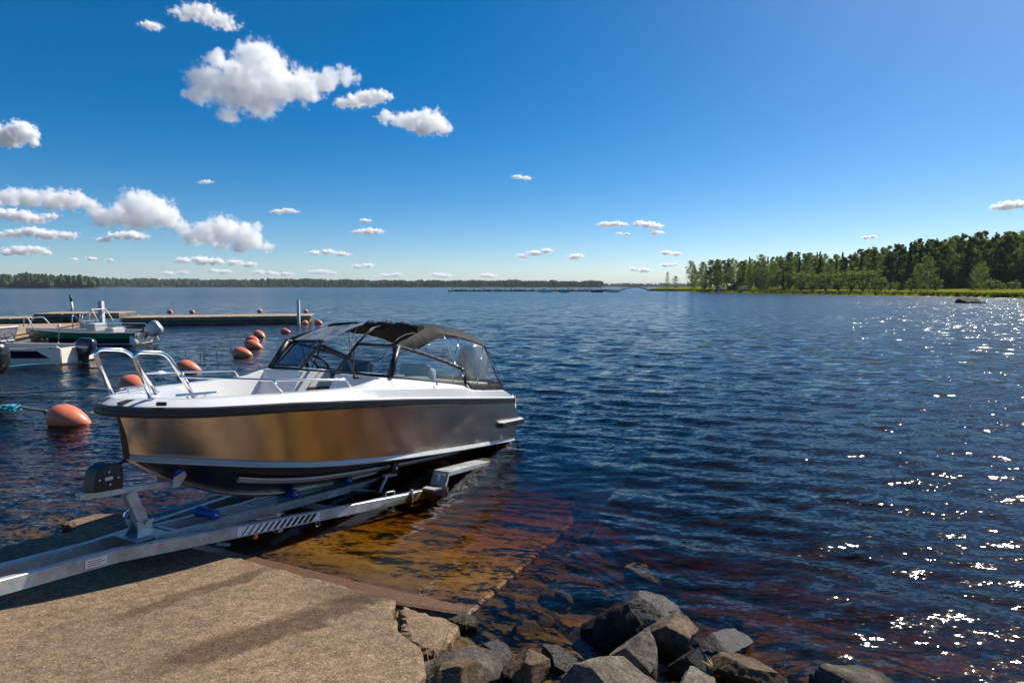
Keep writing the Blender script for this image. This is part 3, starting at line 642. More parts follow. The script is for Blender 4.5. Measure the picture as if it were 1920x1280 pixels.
# consoles, seats, wheel
for s in (1, -1):
    m = MB(); A = [V(2.06, s * .25, .66), V(2.38, s * .25, 1.30), V(2.86, s * .25, 1.33), V(2.95, s * .25, .66)]
    B = [V(2.06, s * .80, .66), V(2.38, s * .86, 1.30), V(2.86, s * .86, 1.33), V(2.95, s * .80, .66)]
    m.add(A + B, [(0, 1, 2, 3), (7, 6, 5, 4), (0, 4, 5, 1), (1, 5, 6, 2), (2, 6, 7, 3)])
    o = m.build('console', 'gelcoat', boat)
    m = MB(); m.plate([V(2.5, s * .243, .72), V(2.5, s * .243, 1.12), V(2.84, s * .243, 1.12), V(2.86, s * .243, .72)], .01); m.build('storage_recess', 'dark_recess', o)
    m = MB(); m.bbox(V(3.45, s * .48, .95), (.5, .5, .55), .05); m.bbox(V(3.72, s * .48, 1.22), (.12, .5, .35), .05); o = m.build('seat', 'gelcoat', boat, smooth=40)
    m = MB(); m.bbox(V(3.42, s * .48, 1.25), (.46, .48, .08), .03); m.bbox(V(3.63, s * .48, 1.32), (.08, .46, .24), .03); m.build('cushion', 'beige_vinyl', o, smooth=40)
m = MB(); m.bbox(V(4.95, 0, .9), (.5, 1.6, .45), .05); o = m.build('stern_bench', 'gelcoat', boat, smooth=40)
m = MB(); m.bbox(V(4.95, 0, 1.15), (.48, 1.55, .07), .03); m.build('cushion', 'beige_vinyl', o, smooth=40)
m = MB(); q0 = V(2.98, -.55, 1.34); ax = Vector((.8, 0, .6)); u_ = Vector((-.6, 0, .8)); m.tube([q0 + (u_ * math.cos(a) + Vector((0, 1, 0)) * math.sin(a)) * .17 for a in np.linspace(0, 2 * math.pi, 25)[:-1]], .014, 7, closed=True)
for a in (0.5, 2.6, 4.7): m.tube([q0, q0 + (u_ * math.cos(a) + Vector((0, 1, 0)) * math.sin(a)) * .17], .01, 6)
m.tube([q0, q0 - ax * .14], .02, 8); m.build('steering_wheel', 'frame_black', boat, smooth=True)

# windscreen and side windows
def framed(name, pts, r, glass, parent, gt=.005):
    m = MB(); m.tube([Vector(p) for p in pts], r, 4, closed=True); fr_ = m.build(name, 'frame_black', parent, smooth=30)
    m = MB(); m.plate(pts, gt); m.build('pane', glass, fr_); return fr_
def sub(pts, n=1): return pts
framed('windscreen', [V(2.51, -.9, 1.318), V(2.41, -.30, 1.33), V(2.755, -.30, 1.672), V(2.80, -.835, 1.652)], .02, 'tinted_glass', boat)
framed('windscreen', [V(2.51, .9, 1.318), V(2.40, .25, 1.33), V(2.735, .25, 1.66), V(2.70, .83, 1.655)], .02, 'tinted_glass', boat)
framed('centre_window', [V(2.425, -.36, 1.365), V(2.47, -.74, 1.36), V(2.745, -.70, 1.655), V(2.72, -.36, 1.665)], .014, 'tinted_glass', boat)
m = MB(); m.tube([V(2.76, -.29, 1.61), V(2.60, .25, 1.49)], .024, 8); m.tube([V(2.42, -.3, 1.325), V(2.40, .25, 1.325)], .012, 6); m.build('windscreen_brace', 'frame_black', boat, smooth=40)
for s in (1, -1):
    top = [(2.70, .83, 1.655), (2.89, .838, 1.632), (3.3, .86, 1.567), (3.72, .88, 1.49), (4.08, .897, 1.41), (4.17, .905, 1.37), (4.19, .92, 1.27), (4.18, .935, 1.185)]
    bot = [(4.13, .94, 1.19), (3.24, .92, 1.258), (2.51, .9, 1.322)]
    m = MB(); m.tube(fillet([V(a, s * b, c) for a, b, c in top], .06, 3), .022, 8); m.tube([V(a, s * b, c) for a, b, c in bot], .016, 6)
    fr_ = m.build('side_window', 'frame_black', boat, smooth=40)
    m = MB(); m.plate([V(a, s * b, c) for a, b, c in bot[::-1]] + [V(a, s * b, c) for a, b, c in top[::-1]], .005, V(0, 1, .15)); m.build('pane', 'tinted_glass', fr_)
    m = MB()
    for i in range(9):
        q = i / 8; u = 2.95 + 1.15 * q; m.lathe([(.007, 0), (.007, .006), (.003, .01)], V(u, s * (float(np.interp(u, [2.7, 4.17], [.83, .905])) + .02), float(np.interp(u, [x[0] for x in top[:6]], [x[2] for x in top[:6]]))), V(0, s, 0), 8)
    stuff(m.build('snap_studs', 'chrome', fr_))
    m = MB(); m.tube([V(2.53, s * .895, 1.31), V(2.72, s * .842, 1.648)], .036, 12); m.build('window_pillar', 'frame_black', boat, smooth=True)
    m = MB(); m.lathe([(.035, 0), (.04, .01), (.03, .03)], V(4.12, s * .915, 1.33), V(0, s, 0), 14); m.build('stern_light', 'chrome', boat, smooth=40)
m = MB()                                                       # wiper: twin arms on a base in front of the near pane
for du in (0, .035): m.tube([V(2.27 + du, .62, 1.285), V(2.47 + du * .6, .34, 1.47)], .008, 6)
for du in (0, .04): m.lathe([(.02, -.01), (.024, .01), (.012, .03)], V(2.27 + du, .62, 1.285), (0, 0, 1), 10)
m.tube([V(2.38, .5, 1.36), V(2.62, .30, 1.56)], .009, 6); m.build('wiper', 'frame_black', boat, smooth=40)
for a_, b_ in ((V(2.76, -.32, 1.62), V(2.62, -.32, 1.34)), (V(2.82, -.7, 1.63), V(2.95, -.72, 1.33))):
    m = MB(); m.tube([a_, b_], .008, 6); m.build('gas_strut', 'frame_black', boat)

# canopy: three bows, roof cloth, sides, clear windows
bows = [(3.33, .76, 1.90, 1.945), (3.78, .80, 1.845, 1.97), (4.19, .80, 1.822, 1.985), (4.60, .81, 1.785, 1.97), (4.90, .82, 1.722, 1.915)]
def bow_pts(b, n=17, dz=0.0):
    u, v, we, wc = b; out = []
    for k in range(n):
        q = -1 + 2 * k / (n - 1); out.append(V(u + .03 * (1 - q * q), v * (q if abs(q) < 1 else q), wc - (wc - we) * abs(q) ** 5 + dz))
    return out
canopy_u = []
def interp_bow(x):
    i = min(int(x), len(bows) - 2); t = x - i; return tuple(bows[i][k] * (1 - t) + bows[i + 1][k] * t for k in range(4))
m = MB(); rows = []
for k in range(25):
    x = k / 24 * 4; b = interp_bow(x); sag = -.012 * math.sin(math.pi * (x % 1)); r_ = bow_pts(b, 21, sag)
    rows.append([p + Vector((0, 0, .007 * fbm(p * 4, 3))) for p in r_])
m.grid(rows); rows2 = [[p - Vector((0, 0, .006)) for p in r_] for r_ in rows]; m.grid(rows2)
roof = m.build('canopy_roof', 'black_canvas', boat, smooth=True, recalc=False)
for s in (1, -1):
    m = MB()                                                   # cloth gore in front of the side window
    A, B, C, D = V(3.40, s * .765, 1.905), V(2.66, s * .845, 1.66), V(3.03, s * .862, 1.622), V(3.76, s * .805, 1.842)
    rows = []
    for i in range(9):
        a = i / 8; r_ = []
        for k in range(9):
            b = k / 8; p = (A.lerp(B, a)).lerp(D.lerp(C, a), b); r_.append(p + V(0, s * .02 * math.sin(math.pi * a) * math.sin(math.pi * b) + s * .012 * fbm(p * 6, 3), 0))
        rows.append(r_)
    m.grid(rows); m.build('canopy_side', 'black_canvas', boat, smooth=True)
    m = MB()                                                   # clear side window of the canopy
    low = [(3.05, .87, 1.635), (3.3, .872, 1.585), (3.72, .89, 1.51), (4.1, .91, 1.42), (4.2, .93, 1.30), (4.22, .95, 1.19), (4.5, .962, 1.185), (4.9, .967, 1.18), (5.18, .955, 1.18)]
    hi = [(3.1, .86, 1.64), (3.45, .83, 1.745), (3.78, .80, 1.838), (4.0, .80, 1.83), (4.19, .80, 1.817), (4.4, .805, 1.795), (4.6, .81, 1.77), (4.75, .815, 1.748), (4.89, .82, 1.717)]
    cl = cr(low, 33); ch = cr(hi, 33); rows = []
    for k in range(7):
        q = k / 6; rows.append([V(*(lambda p: (p.x, s * (p.y + .03 * math.sin(math.pi * q) + .012 * fbm(p * 5, 2)), p.z))(cl[i].lerp(ch[i], q))) for i in range(33)])
    m.grid(rows); m.build('canopy_window', 'clear_vinyl', boat, smooth=True)
    m = MB()                                                   # black skirt along the coaming
    a_ = cr([(4.2, .935, 1.20), (4.25, .97, 1.125), (4.36, .985, 1.10), (4.7, .99, 1.098), (5.0, .985, 1.09), (5.27, .975, 1.08)], 25); b_ = cr([(4.22, .95, 1.26), (4.24, .955, 1.2), (4.4, .962, 1.19), (4.7, .966, 1.187), (4.95, .965, 1.185), (5.2, .957, 1.18)], 25)
    m.grid([[V(p.x, s * (p.y + .008 * fbm(p * 9, 2)), p.z) for p in a_], [V(p.x, s * (p.y + .016 + .012 * fbm(p * 9, 2)), p.z) for p in (a_[i].lerp(b_[i], .5) for i in range(25))], [V(p.x, s * p.y, p.z) for p in b_]])
    o = m.build('canopy_skirt', 'black_canvas', boat, smooth=True)
    m = MB(); m.tube([V(p.x, s * (p.y + .006), p.z) for p in a_], .008, 6)
    for i in range(6, 25, 4): m.lathe([(.009, 0), (.009, .008), (.004, .012)], V(a_[i].x, s * (a_[i].y + .012), a_[i].z + .02), V(0, s, 0), 8)
    m.build('hem', 'chrome', o, smooth=40)
    m = MB(); m.tube([V(4.89, s * .82, 1.73), V(5.02, s * .865, 1.52), V(5.15, s * .92, 1.29), V(5.275, s * .975, 1.085)], .016, 8); m.tube([V(*(x[0], s * x[1], x[2] + .004)) for x in hi], .009, 6); m.build('canopy_piping', 'black_canvas', boat, smooth=True)
    m = MB(); pv = V(3.98, s * .86, 1.50)
    
    for a_, b_ in ((V(3.78, s * .79, 1.835), pv), (V(4.19, s * .79, 1.81), pv), (V(4.88, s * .805, 1.72), V(4.52, s * .93, 1.18)), (pv, V(3.9, s * .9, 1.2))):
        m = MB(); m.tube([a_, b_], .010, 8); m.build('canopy_bow_leg', 'chrome', boat, smooth=True)
for b in (bows[1], bows[2], bows[4]):
    m = MB(); m.tube(bow_pts(b, 15, -.02), .011, 6); m.build('canopy_bow', 'chrome', boat, smooth=True)
m = MB(); rows = []                                            # stern curtain, clear with black top hem
tp = bow_pts(bows[4], 17); bt = [V(5.30, .96 * (-1 + 2 * k / 16), 1.10) for k in range(17)]
for q in np.linspace(0.12, 1, 7): rows.append([tp[k].lerp(bt[k], q) + V(.04 * math.sin(math.pi * q), 0, 0) for k in range(17)])
m.grid(rows); m.build('stern_curtain', 'clear_vinyl', boat, smooth=True)
m = MB(); m.grid([tp, [tp[k].lerp(bt[k], .12) + V(.02, 0, 0) for k in range(17)]]); m.grid([[tp[k].lerp(bt[k], .85) + V(.025, 0, 0) for k in range(17)], [p + V(.01, 0, 0) for p in bt]]); m.build('stern_hem', 'black_canvas', boat, smooth=True)
# front curtain still buttoned on the far half, rolled up on the near half
m = MB(); A, B, C, D = V(2.80, -.84, 1.66), V(2.76, -.24, 1.685), V(3.40, -.08, 1.965), V(3.41, -.76, 1.90); rows = []
for i in range(11):
    a = i / 10; rows.append([(A.lerp(D, a)).lerp(B.lerp(C, a), k / 12) + Vector((0, 0, .018 * math.sin(math.pi * a) + .010 * math.sin(k * 2.6))) for k in range(13)])
m.grid(rows); m.build('front_curtain', 'milky_vinyl', boat, smooth=True)
m = MB(); rows = []
bp_ = bow_pts(bows[0], 61)
for k in range(61):
    p = bp_[k] + V(-.03, 0, -.035); q = -(-1 + 2 * k / 60); vv = -p.y
    if vv < -.12: continue
    rr = .05 + .010 * math.sin(k * .55) + .008 * math.sin(k * 1.7); rr *= .72 if min(abs(vv - .22), abs(vv + .08)) < .025 else 1
    rows.append([p + V((rr * 1.25 + .006 * math.sin(3 * a + k * .4)) * math.cos(a), 0, rr * math.sin(a)) for a in np.linspace(0, 2 * math.pi, 15)[:-1]])
m.grid(rows, close_u=True); o0 = len(m.v); m.f.append(tuple(range(o0 - 14, o0))); m.f.append(tuple(range(14))[::-1])
m.build('rolled_curtain', 'black_canvas', boat, smooth=50)
for vv in (.22, -.08):
    m = MB(); m.tube([V(3.37 + .07 * math.cos(a), vv, 1.925 + .062 * math.sin(a)) for a in np.linspace(0, 2 * math.pi, 13)[:-1]], .007, 5, closed=True); m.build('curtain_strap', 'rubber_black', boat, smooth=True)
m = MB(); m.tube([V(2.72, .25, 1.66), V(3.05, .2, 1.86), V(3.38, .15, 1.93)], .009, 6); m.tube([V(3.4, -.3, 1.94), V(3.02, -.05, 1.75), V(2.64, .24, 1.5)], .006, 6); m.tube([V(3.02, .84, 1.63), V(3.0, -.1, 1.35)], .004, 5); m.build('canopy_stay', 'frame_black', boat, smooth=True)

# outboard engine, swim platform, stern rail, ladder, small fittings
def outboard(parent, C, mat, sc_=1.0, tilt=0.0, name='outboard_engine', band=None):
    """C maps (aft, side, up) to local coordinates; origin at top of transom bracket"""
    ct, stt = math.cos(tilt), math.sin(tilt)
    def Q(a, s_, u): return C((a * ct + u * stt) * sc_, s_ * sc_, (-a * stt + u * ct) * sc_)
    cow = MB(); rows = []
    for u, fa, ra, hw in ((-.04, .0, .38, .13), (.04, -.05, .46, .165), (.16, -.10, .52, .185), (.34, -.12, .54, .18), (.46, -.10, .54, .17), (.55, -.06, .50, .15), (.60, .0, .44, .12), (.615, .06, .36, .07)):
        c_ = (fa + ra) / 2; ha = (ra - fa) / 2; rows.append([Q(c_ + ha * (abs(math.cos(a)) ** .55) * (1 if math.cos(a) > 0 else -1), hw * (abs(math.sin(a)) ** .6) * (1 if math.sin(a) > 0 else -1), u) for a in np.linspace(0, 2 * math.pi, 25)[:-1]])
    cow.grid(rows, close_u=True); n0 = len(cow.v); cow.f.append(tuple(range(n0 - 24, n0))); cow.f.append(tuple(range(24))[::-1])
    e_ = cow.build(name, mat, parent, smooth=45)
    leg = MB(); rows = []
    for u, fa, ra, hw in ((.02, .02, .36, .10), (-.15, .08, .32, .07), (-.45, .12, .34, .05), (-.62, .12, .38, .04), (-.66, .05, .52, .10), (-.68, .05, .52, .10), (-.70, .12, .38, .04), (-.85, .14, .36, .05), (-1.0, .2, .3, .01)):
        c_ = (fa + ra) / 2; ha = (ra - fa) / 2; rows.append([Q(c_ + ha * math.cos(a), hw * math.sin(a), u) for a in np.linspace(0, 2 * math.pi, 15)[:-1]])
    leg.grid(rows, close_u=True); leg.build('drive_leg', mat, e_, smooth=45)
    g = MB(); g.tube([Q(.04, 0, -.84), Q(.2, 0, -.84), Q(.42, 0, -.84)], [.02 * sc_, .06 * sc_, .035 * sc_], 10); g.build('gearcase', mat, e_, smooth=True)
    p_ = MB()
    for k in range(3):
        a = k * 2.094; d = (math.cos(a), math.sin(a)); q = (-d[1], d[0])
        p_.plate([Q(.43, d[0] * .03 + q[0] * .02, -.84 + d[1] * .03 + q[1] * .02), Q(.46, d[0] * .13 + q[0] * .06, -.84 + d[1] * .13 + q[1] * .06), Q(.42, d[0] * .13 - q[0] * .04, -.84 + d[1] * .13 - q[1] * .04), Q(.44, d[0] * .03 - q[0] * .02, -.84 + d[1] * .03 - q[1] * .02)], .008 * sc_)
    p_.build('propeller', 'frame_black', e_)
    br = MB()
    for s_ in (-.09, .09): br.plate([Q(-.1, s_, .05), Q(.12, s_, .02), Q(.14, s_, -.3), Q(-.02, s_, -.32), Q(-.02, s_, -.05), Q(-.1, s_, -.02)], .03 * sc_, C(0, 1, 0) - C(0, 0, 0))
    br.build('clamp_bracket', 'frame_black', e_)
    if band:
        bd = MB()
        for s_ in (-1, 1): bd.plate([Q(.0, s_ * .209, .24), Q(.4, s_ * .209, .24), Q(.44, s_ * .209, .32), Q(.02, s_ * .209, .32)], .004 * sc_)
        bd.build('cowl_stripe', band, e_)
    return e_
outboard(boat, lambda a, s_, u: V(5.86 + a, s_, 1.16 + u), 'engine_grey', 1.0, 0.0)
for s in (1, -1):
    m = MB(); m.plate([V(5.22, s * .93, .545), V(5.26, s * 1.02, .545), V(6.1, s * 1.0, .545), V(6.25, s * .90, .545), V(6.25, s * .5, .545), V(5.9, s * .5, .545)], .07)
    o = m.build('swim_platform', 'rubber_black', boat)
    m = MB(); m.plate([V(5.24, s * .93, .584), V(5.28, s * 1.01, .584), V(6.1, s * .985, .584), V(6.23, s * .89, .584), V(6.23, s * .52, .584), V(5.95, s * .52, .584)], .006); m.build('tread', 'label_grey', o)
    m = MB(); m.tube(fillet([V(5.64, s * .96, .955), V(6.02, s * .86, .955), V(6.14, s * .82, .60)], .05, 4), .012, 8); m.tube(fillet([V(5.70, s * .74, .955), V(6.04, s * .74, .955), V(6.16, s * .74, .60)], .05, 4), .012, 8)
    m.build('stern_rail', 'chrome', boat, smooth=True)
    m = MB(); m.lathe([(.018, 0), (.022, .006), (.012, .014)], V(3.33, s * 1.005, 1.22), V(0, s, .5), 10); m.build('filler_cap', 'chrome', boat)
    m = MB(); m.tube([V(5.45, s * .94, 1.0), V(5.45, s * .965, 1.03)], .012, 6); m.build('eyelet', 'frame_black', boat)
m = MB(); m.bbox(V(5.78, 0, .80), (.34, 1.3, .34), .04); m.build('engine_well', 'gelcoat', boat, smooth=40)
# ================================================================== TRAILER
trailer = empty('boat_trailer', 'galvanised steel boat trailer backed down the ramp under the big boat', 'trailer', M=BM)
def beam(m, pts, wd, ht):
    """rectangular tube through pts (top centre line), vertical sides"""
    rows = []; pts = [Vector(p) for p in pts]
    for i, p in enumerate(pts):
        t = (pts[min(i + 1, len(pts) - 1)] - pts[max(i - 1, 0)]); t = Vector((t.x, t.y, 0)).normalized(); n = Vector((-t.y, t.x, 0)) * wd / 2; z = Vector((0, 0, -ht)); c = .006
        cn = n.normalized() * c; rows.append([p + n - cn, p + n - Vector((0, 0, c)), p + n + z, p - n + z, p - n - Vector((0, 0, c)), p - n + cn])
    m.grid(rows, close_u=True); o = len(m.v) - 6 * len(pts); m.f.append(tuple(range(o, o + 6))[::-1]); m.f.append(tuple(range(len(m.v) - 6, len(m.v))))
TW = -.05
for s in (1, -1):
    m = MB(); beam(m, [V(-2.3, s * .07, TW), V(-1.6, s * .13, TW), V(.06, s * .16, TW), V(.12, s * .17, TW), V(3.0, s * .855, TW - .02), V(3.12, s * .87, TW - .02)], .06, .105)
    b1 = m.build('frame_beam', 'galvanised_steel', trailer)
    m = MB(); beam(m, [V(3.10, s * .872, TW - .018), V(3.45, s * .90, TW - .03), V(4.9, s * .90, TW - .03)], .066, .11); m.build('frame_beam', 'galvanised_steel', trailer)
    m = MB(); beam(m, [V(.40, s * .145, TW + .012), V(4.7, s * .165, TW + .012)], .05, .085); m.build('keel_beam', 'galvanised_steel', trailer)
    m = MB(); m.box(V(3.08, s * .90, TW - .06), (.03, .03, .16)); m.tube([V(3.06, s * .905, TW - .12), V(3.06, s * .905, TW - .17), V(3.11, s * .905, TW - .17), V(3.11, s * .905, TW - .12)], .006, 5, closed=True); m.build('clamp', 'galvanised_steel', trailer)
    m = MB(); m.tube(fillet([V(2.72, s * .79, TW), V(2.72, s * .79, TW + .035), V(2.84, s * .82, TW + .035), V(2.84, s * .82, TW)], .015, 3), .008, 6); m.build('lashing_eye', 'galvanised_steel', trailer, smooth=True)
    m = MB(); m.tube([V(1.78, s * .64, TW - .10), V(1.78, s * .64, TW - .15), V(1.82, s * .65, TW - .15), V(1.82, s * .65, TW - .10)], .006, 5, closed=True); m.build('hook', 'galvanised_steel', trailer)
    # mudguard: folded sheet with side lip
    m = MB(); P = [(3.44, -.155), (3.575, .125), (4.92, .095), (5.02, .0)]; ou, iu = 1.105, .885
    rows = [[V(a, s * iu, b) for a, b in P], [V(a, s * ou, b) for a, b in P], [V(a + .012, s * ou, b - .05) if i in (1, 2) else V(a + (.05 if i == 0 else -.03), s * ou, b) for i, (a, b) in enumerate(P)]]
    m.grid(rows); m.grid([[p + Vector((0, 0, -.004)) for p in r_] for r_ in rows[:2]]); mg = m.build('mudguard', 'galvanised_steel', trailer)
    m = MB(); q0 = Vector(V(3.53, s * .985, .04)); m.lathe([(.036, 0), (.036, .012), (.02, .02)], q0, V(-.9, 0, .43), 14); m.build('marker_lamp', 'label_grey', mg, smooth=40)
    m = MB(); m.plate([V(3.535, s * .93, .085), V(3.535, s * 1.06, .085), V(3.545, s * 1.06, .1), V(3.545, s * .93, .1)], .006); m.build('lamp_plate', 'white_print', mg)
    m = MB(); m.plate([V(3.44, s * .88, -.06), V(3.30, s * .90, -.06), V(3.30, s * 1.06, -.06), V(3.47, s * 1.09, -.06)], .02)
    for k in range(14): m.box(V(3.31 + .0, s * (.905 + .011 * k), -.085), (.012, .006, .04))
    m.build('step_plate', 'galvanised_steel', mg)
    # wheel
    wc = V(4.16, s * .995, -.22); wh = MB(); ax = V(0, s, 0)
    wh.lathe([(.17, -.08), (.255, -.085), (.28, -.07), (.288, -.03), (.288, .03), (.28, .07), (.255, .085), (.17, .08), (.165, .0)], wc, ax, 36); wheel = wh.build('wheel', 'tyre', trailer, smooth=35)
    m = MB(); m.lathe([(.168, -.06), (.172, .06), (.15, .055), (.12, .03), (.06, .035), (.05, .06), (.02, .065)], wc, ax, 28); m.build('rim', 'galvanised_steel', wheel, smooth=35)
    # side rollers on posts
    for u, v_, w_, r_, base in ((3.18, .56, .165, .072, -.05), (5.25, .62, .10, .06, -.1)):
        m = MB(); m.lathe([(r_ * .8, -.03), (r_, -.02), (r_, .02), (r_ * .8, .03)], V(u, s * v_, w_), V(0, 1, 0), 18); ro = m.build('side_roller', 'rubber_black', trailer, smooth=35)
        m = MB(); m.lathe([(.018, 0), (.018, .012), (.008, .016)], V(u, s * (v_ + .03), w_), V(0, s, 0), 8); m.build('bolt', 'chrome', ro)
    m = MB(); beam(m, [V(3.05, s * .50, .10), V(3.30, s * .50, .08)], .05, .03); m.tube([V(3.12, s * .50, .08), V(3.02, s * .47, -.12)], .022, 4); m.tube([V(3.2, s * .52, .1), V(3.18, s * .55, .165)], .018, 4); m.tube([V(2.85, s * .17, -.08), V(3.05, s * .47, -.12)], .022, 4); m.build('roller_post', 'galvanised_steel', trailer)
    m = MB(); beam(m, [V(4.3, s * .5, -.02), V(5.3, s * .6, -.03)], .05, .04); m.build('roller_arm', 'galvanised_steel', trailer)
for u, hw in ((.78, .17), (1.45, .5), (2.25, .66), (3.30, .9), (4.16, .95), (4.75, .88)):
    m = MB(); beam(m, [V(u, -hw, TW - .09), V(u, hw, TW - .09)], .06, .06); m.build('crossmember', 'galvanised_steel', trailer)
m = MB(); beam(m, [V(.62, -.13, TW + .005), V(.62, .13, TW + .005)], .05, .07); m.build('crossmember', 'galvanised_steel', trailer)
# blue keel rollers
for u in (1.02, 2.02, 2.9):
    m = MB(); m.lathe([(.025, -.12), (.05, -.115), (.052, -.08), (.036, 0), (.052, .08), (.05, .115), (.025, .12)], V(u, 0, TW + .05), V(0, 1, 0), 18); ro = m.build('keel_roller', 'blue_rubber', trailer, smooth=40)
    m = MB(); m.tube([V(u, -.145, TW + .05), V(u, .145, TW + .05)], .014, 8); m.build('axle_pin', 'chrome', ro, smooth=True)
# perforated walkway panels between the keel beams: slats cut on the slant
for u0 in (1.12, 1.62, 2.12, 2.62):
    fr_ = MB()
    for v_ in (-.105, .115): fr_.box(V(u0 + .22, v_, TW + .0), (.44, .022, .012))
    for u in (u0, u0 + .44): fr_.box(V(u, .005, TW + .0), (.022, .22, .012))
    g = fr_.build('walkway_panel', 'galvanised_steel', trailer)
    for k in range(11):
        sl = MB(); a = u0 + .03 + k * .037; sl.plate([V(a, -.095, TW + .002), V(a + .017, -.095, TW + .002), V(a + .047, .105, TW + .002), V(a + .03, .105, TW + .002)], .008); sl.build('slat', 'galvanised_steel', g)
# winch post, arm, winch, bow roller
m = MB(); m.box(V(.345, 0, .15), (.085, .075, .42), Matrix.Rotation(R(25), 3, 'Y').inverted()); post = m.build('winch_post', 'galvanised_steel', trailer)
m = MB(); beam(m, [V(-.13, 0, .40), V(.60, 0, .375)], .06, .05); arm = m.build('winch_arm', 'galvanised_steel', trailer)
m = MB(); m.tube([V(-.14, -.02, .393), V(-.14, .02, .393), V(-.14, .02, .357), V(-.14, -.02, .357)], .006, 4, closed=True); m.build('arm_end', 'galvanised_steel', arm)
rows = []
m = MB(); prof = [(-.06, .395), (-.055, .52), (-.03, .575), (.03, .605), (.09, .61), (.135, .59), (.16, .55), (.165, .48), (.17, .395)]
for v_, q in ((-.075, .9), (-.065, 1.0), (.065, 1.0), (.075, .9)):
    rows.append([V(.055 + (a - .055) * q, v_, .40 + (b - .40) * q) for a, b in prof])
m.grid(rows); n_ = len(prof); m.f.append(tuple(range(n_))); m.f.append(tuple(range(3 * n_, 4 * n_))[::-1]); m.f.append(tuple(i * n_ for i in range(4))); m.f.append(tuple(i * n_ + n_ - 1 for i in range(4))[::-1])
winch = m.build('winch', 'frame_black', trailer, smooth=30)
for a, b in ((-.025, .49), (.045, .545), (.12, .49), (.06, .445)):
    m = MB(); m.lathe([(.011, 0), (.011, .006), (.006, .009)], V(a, .076, b), V(0, 1, 0), 10); m.build('bolt', 'chrome', winch)
m = MB(); m.plate([V(.015, .0775, .478), V(.075, .0775, .482), V(.075, .0775, .508), V(.015, .0775, .504)], .003); m.build('rating_label', 'label_grey', winch)
m = MB(); m.tube([V(.14, 0, .56), V(.21, 0, .60), V(.24, .0, .59)], .014, 6); m.tube([V(.2, 0, .595), V(.29, 0, .585)], .006, 5); m.build('strap_hook', 'frame_black', winch, smooth=True)
m = MB(); m.lathe([(.03, -.1), (.055, -.095), (.055, -.06), (.03, 0), (.055, .06), (.055, .095), (.03, .1)], V(.66, 0, .435), V(0, 1, 0), 18); ro = m.build('bow_roller', 'blue_rubber', trailer, smooth=40)
for s in (1, -1):
    m = MB(); m.plate([V(.57, s * .11, .33), V(.63, s * .11, .33), V(.70, s * .11, .42), V(.67, s * .11, .46), V(.58, s * .11, .42)], .012); m.build('roller_cheek', 'galvanised_steel', ro)
m = MB()
for s in (1, -1):                                              # bracket clasping the post foot
    m.plate([V(.30, s * .09, -.06), V(.44, s * .09, -.06), V(.42, s * .06, .02), V(.45, s * .07, .09), V(.40, s * .06, .09), V(.375, s * .06, .045), V(.335, s * .06, .09), V(.29, s * .07, .09), V(.32, s * .06, .02)], .012)
m.box(V(.40, 0, -.045), (.30, .30, .012)); m.build('post_bracket', 'galvanised_steel', trailer)
m = MB(); m.tube([V(.29, .0, .2), V(.24, .0, .17), V(.235, .0, .14)], .006, 5); m.tube([V(.255, .015, .16), V(.24, .015, .125)], .005, 5); m.build('locking_pin', 'chrome', trailer)
# hazard stripe plate on the near beam, sticker, amber side lamp, jockey wheel, tail coupling
def on_beam(u, w_, off=.034):                                  # outer face of the near diverging beam
    a, b = Vector((.12, .17)), Vector((3.0, .855)); q = (u - .12) / 2.88; v_ = .17 + (.855 - .17) * q; d = (b - a).normalized()
    return V(u - d.y * -0 - d.y * off * -1 * -1, v_ + d.x * off, TW - .02 * q + w_)
m = MB(); m.plate([on_beam(1.02, -.012), on_beam(1.86, -.012), on_beam(1.86, -.093), on_beam(1.02, -.093)], .004); hz = m.build('hazard_plate', 'white_print', trailer)
for k in range(13):
    u0 = 1.055 + k * .061; wd = .012 + .0028 * k; m = MB(); m.plate([on_beam(u0, -.09, .0375), on_beam(u0 + wd, -.09, .0375), on_beam(u0 + wd + .06, -.015, .0375), on_beam(u0 + .06, -.015, .0375)], .002)
    if u0 + wd + .06 < 1.885: m.build('hazard_stripe', 'black_print', hz)
m = MB(); m.plate([V(-.16, .1915, TW - .02), V(.0, .1915, TW - .02), V(.0, .1915, TW - .085), V(-.16, .1915, TW - .085)], .003); lb = m.build('rating_sticker', 'white_print', trailer)
simple('red_print', (0.5, 0.12, 0.09), 0.5)
for k in range(3):
    m = MB(); m.plate([V(-.145, .1937, TW - .034 - .016 * k), V(-.05 + .03 * (k % 2), .1937, TW - .034 - .016 * k), V(-.05 + .03 * (k % 2), .1937, TW - .040 - .016 * k), V(-.145, .1937, TW - .040 - .016 * k)], .001); m.build('sticker_line', 'red_print', lb)
p_ = on_beam(1.21, -.135, .0); m = MB(); m.bbox(p_, (.05, .035, .05), .012); lamp = m.build('side_lamp', 'amber_lens', trailer, smooth=40)
m = MB(); m.box(p_ + Vector((-.02, 0, .03)), (.02, .03, .05)); m.build('lamp_bracket', 'frame_black', lamp)
m = MB(); m.lathe([(.05, -.03), (.10, -.028), (.11, 0), (.10, .028), (.05, .03)], V(-.86, -.02, TW - .02), V(0, 1, 0), 24); jw = m.build('jockey_wheel', 'tyre', trailer, smooth=35)
m = MB(); m.lathe([(.055, -.034), (.06, .034), (.02, .036)], V(-.86, -.02, TW - .02), V(0, 1, 0), 16); m.build('rim', 'beige_vinyl', jw, smooth=35)
m = MB(); m.tube([V(-.86, -.02, TW + .02), V(-.9, -.02, .25)], .022, 10); m.build('jockey_tube', 'galvanised_steel', jw, smooth=True)
m = MB(); m.bbox(V(-2.4, 0, TW - .05), (.3, .1, .1), .02); m.build('coupling', 'frame_black', trailer, smooth=40)
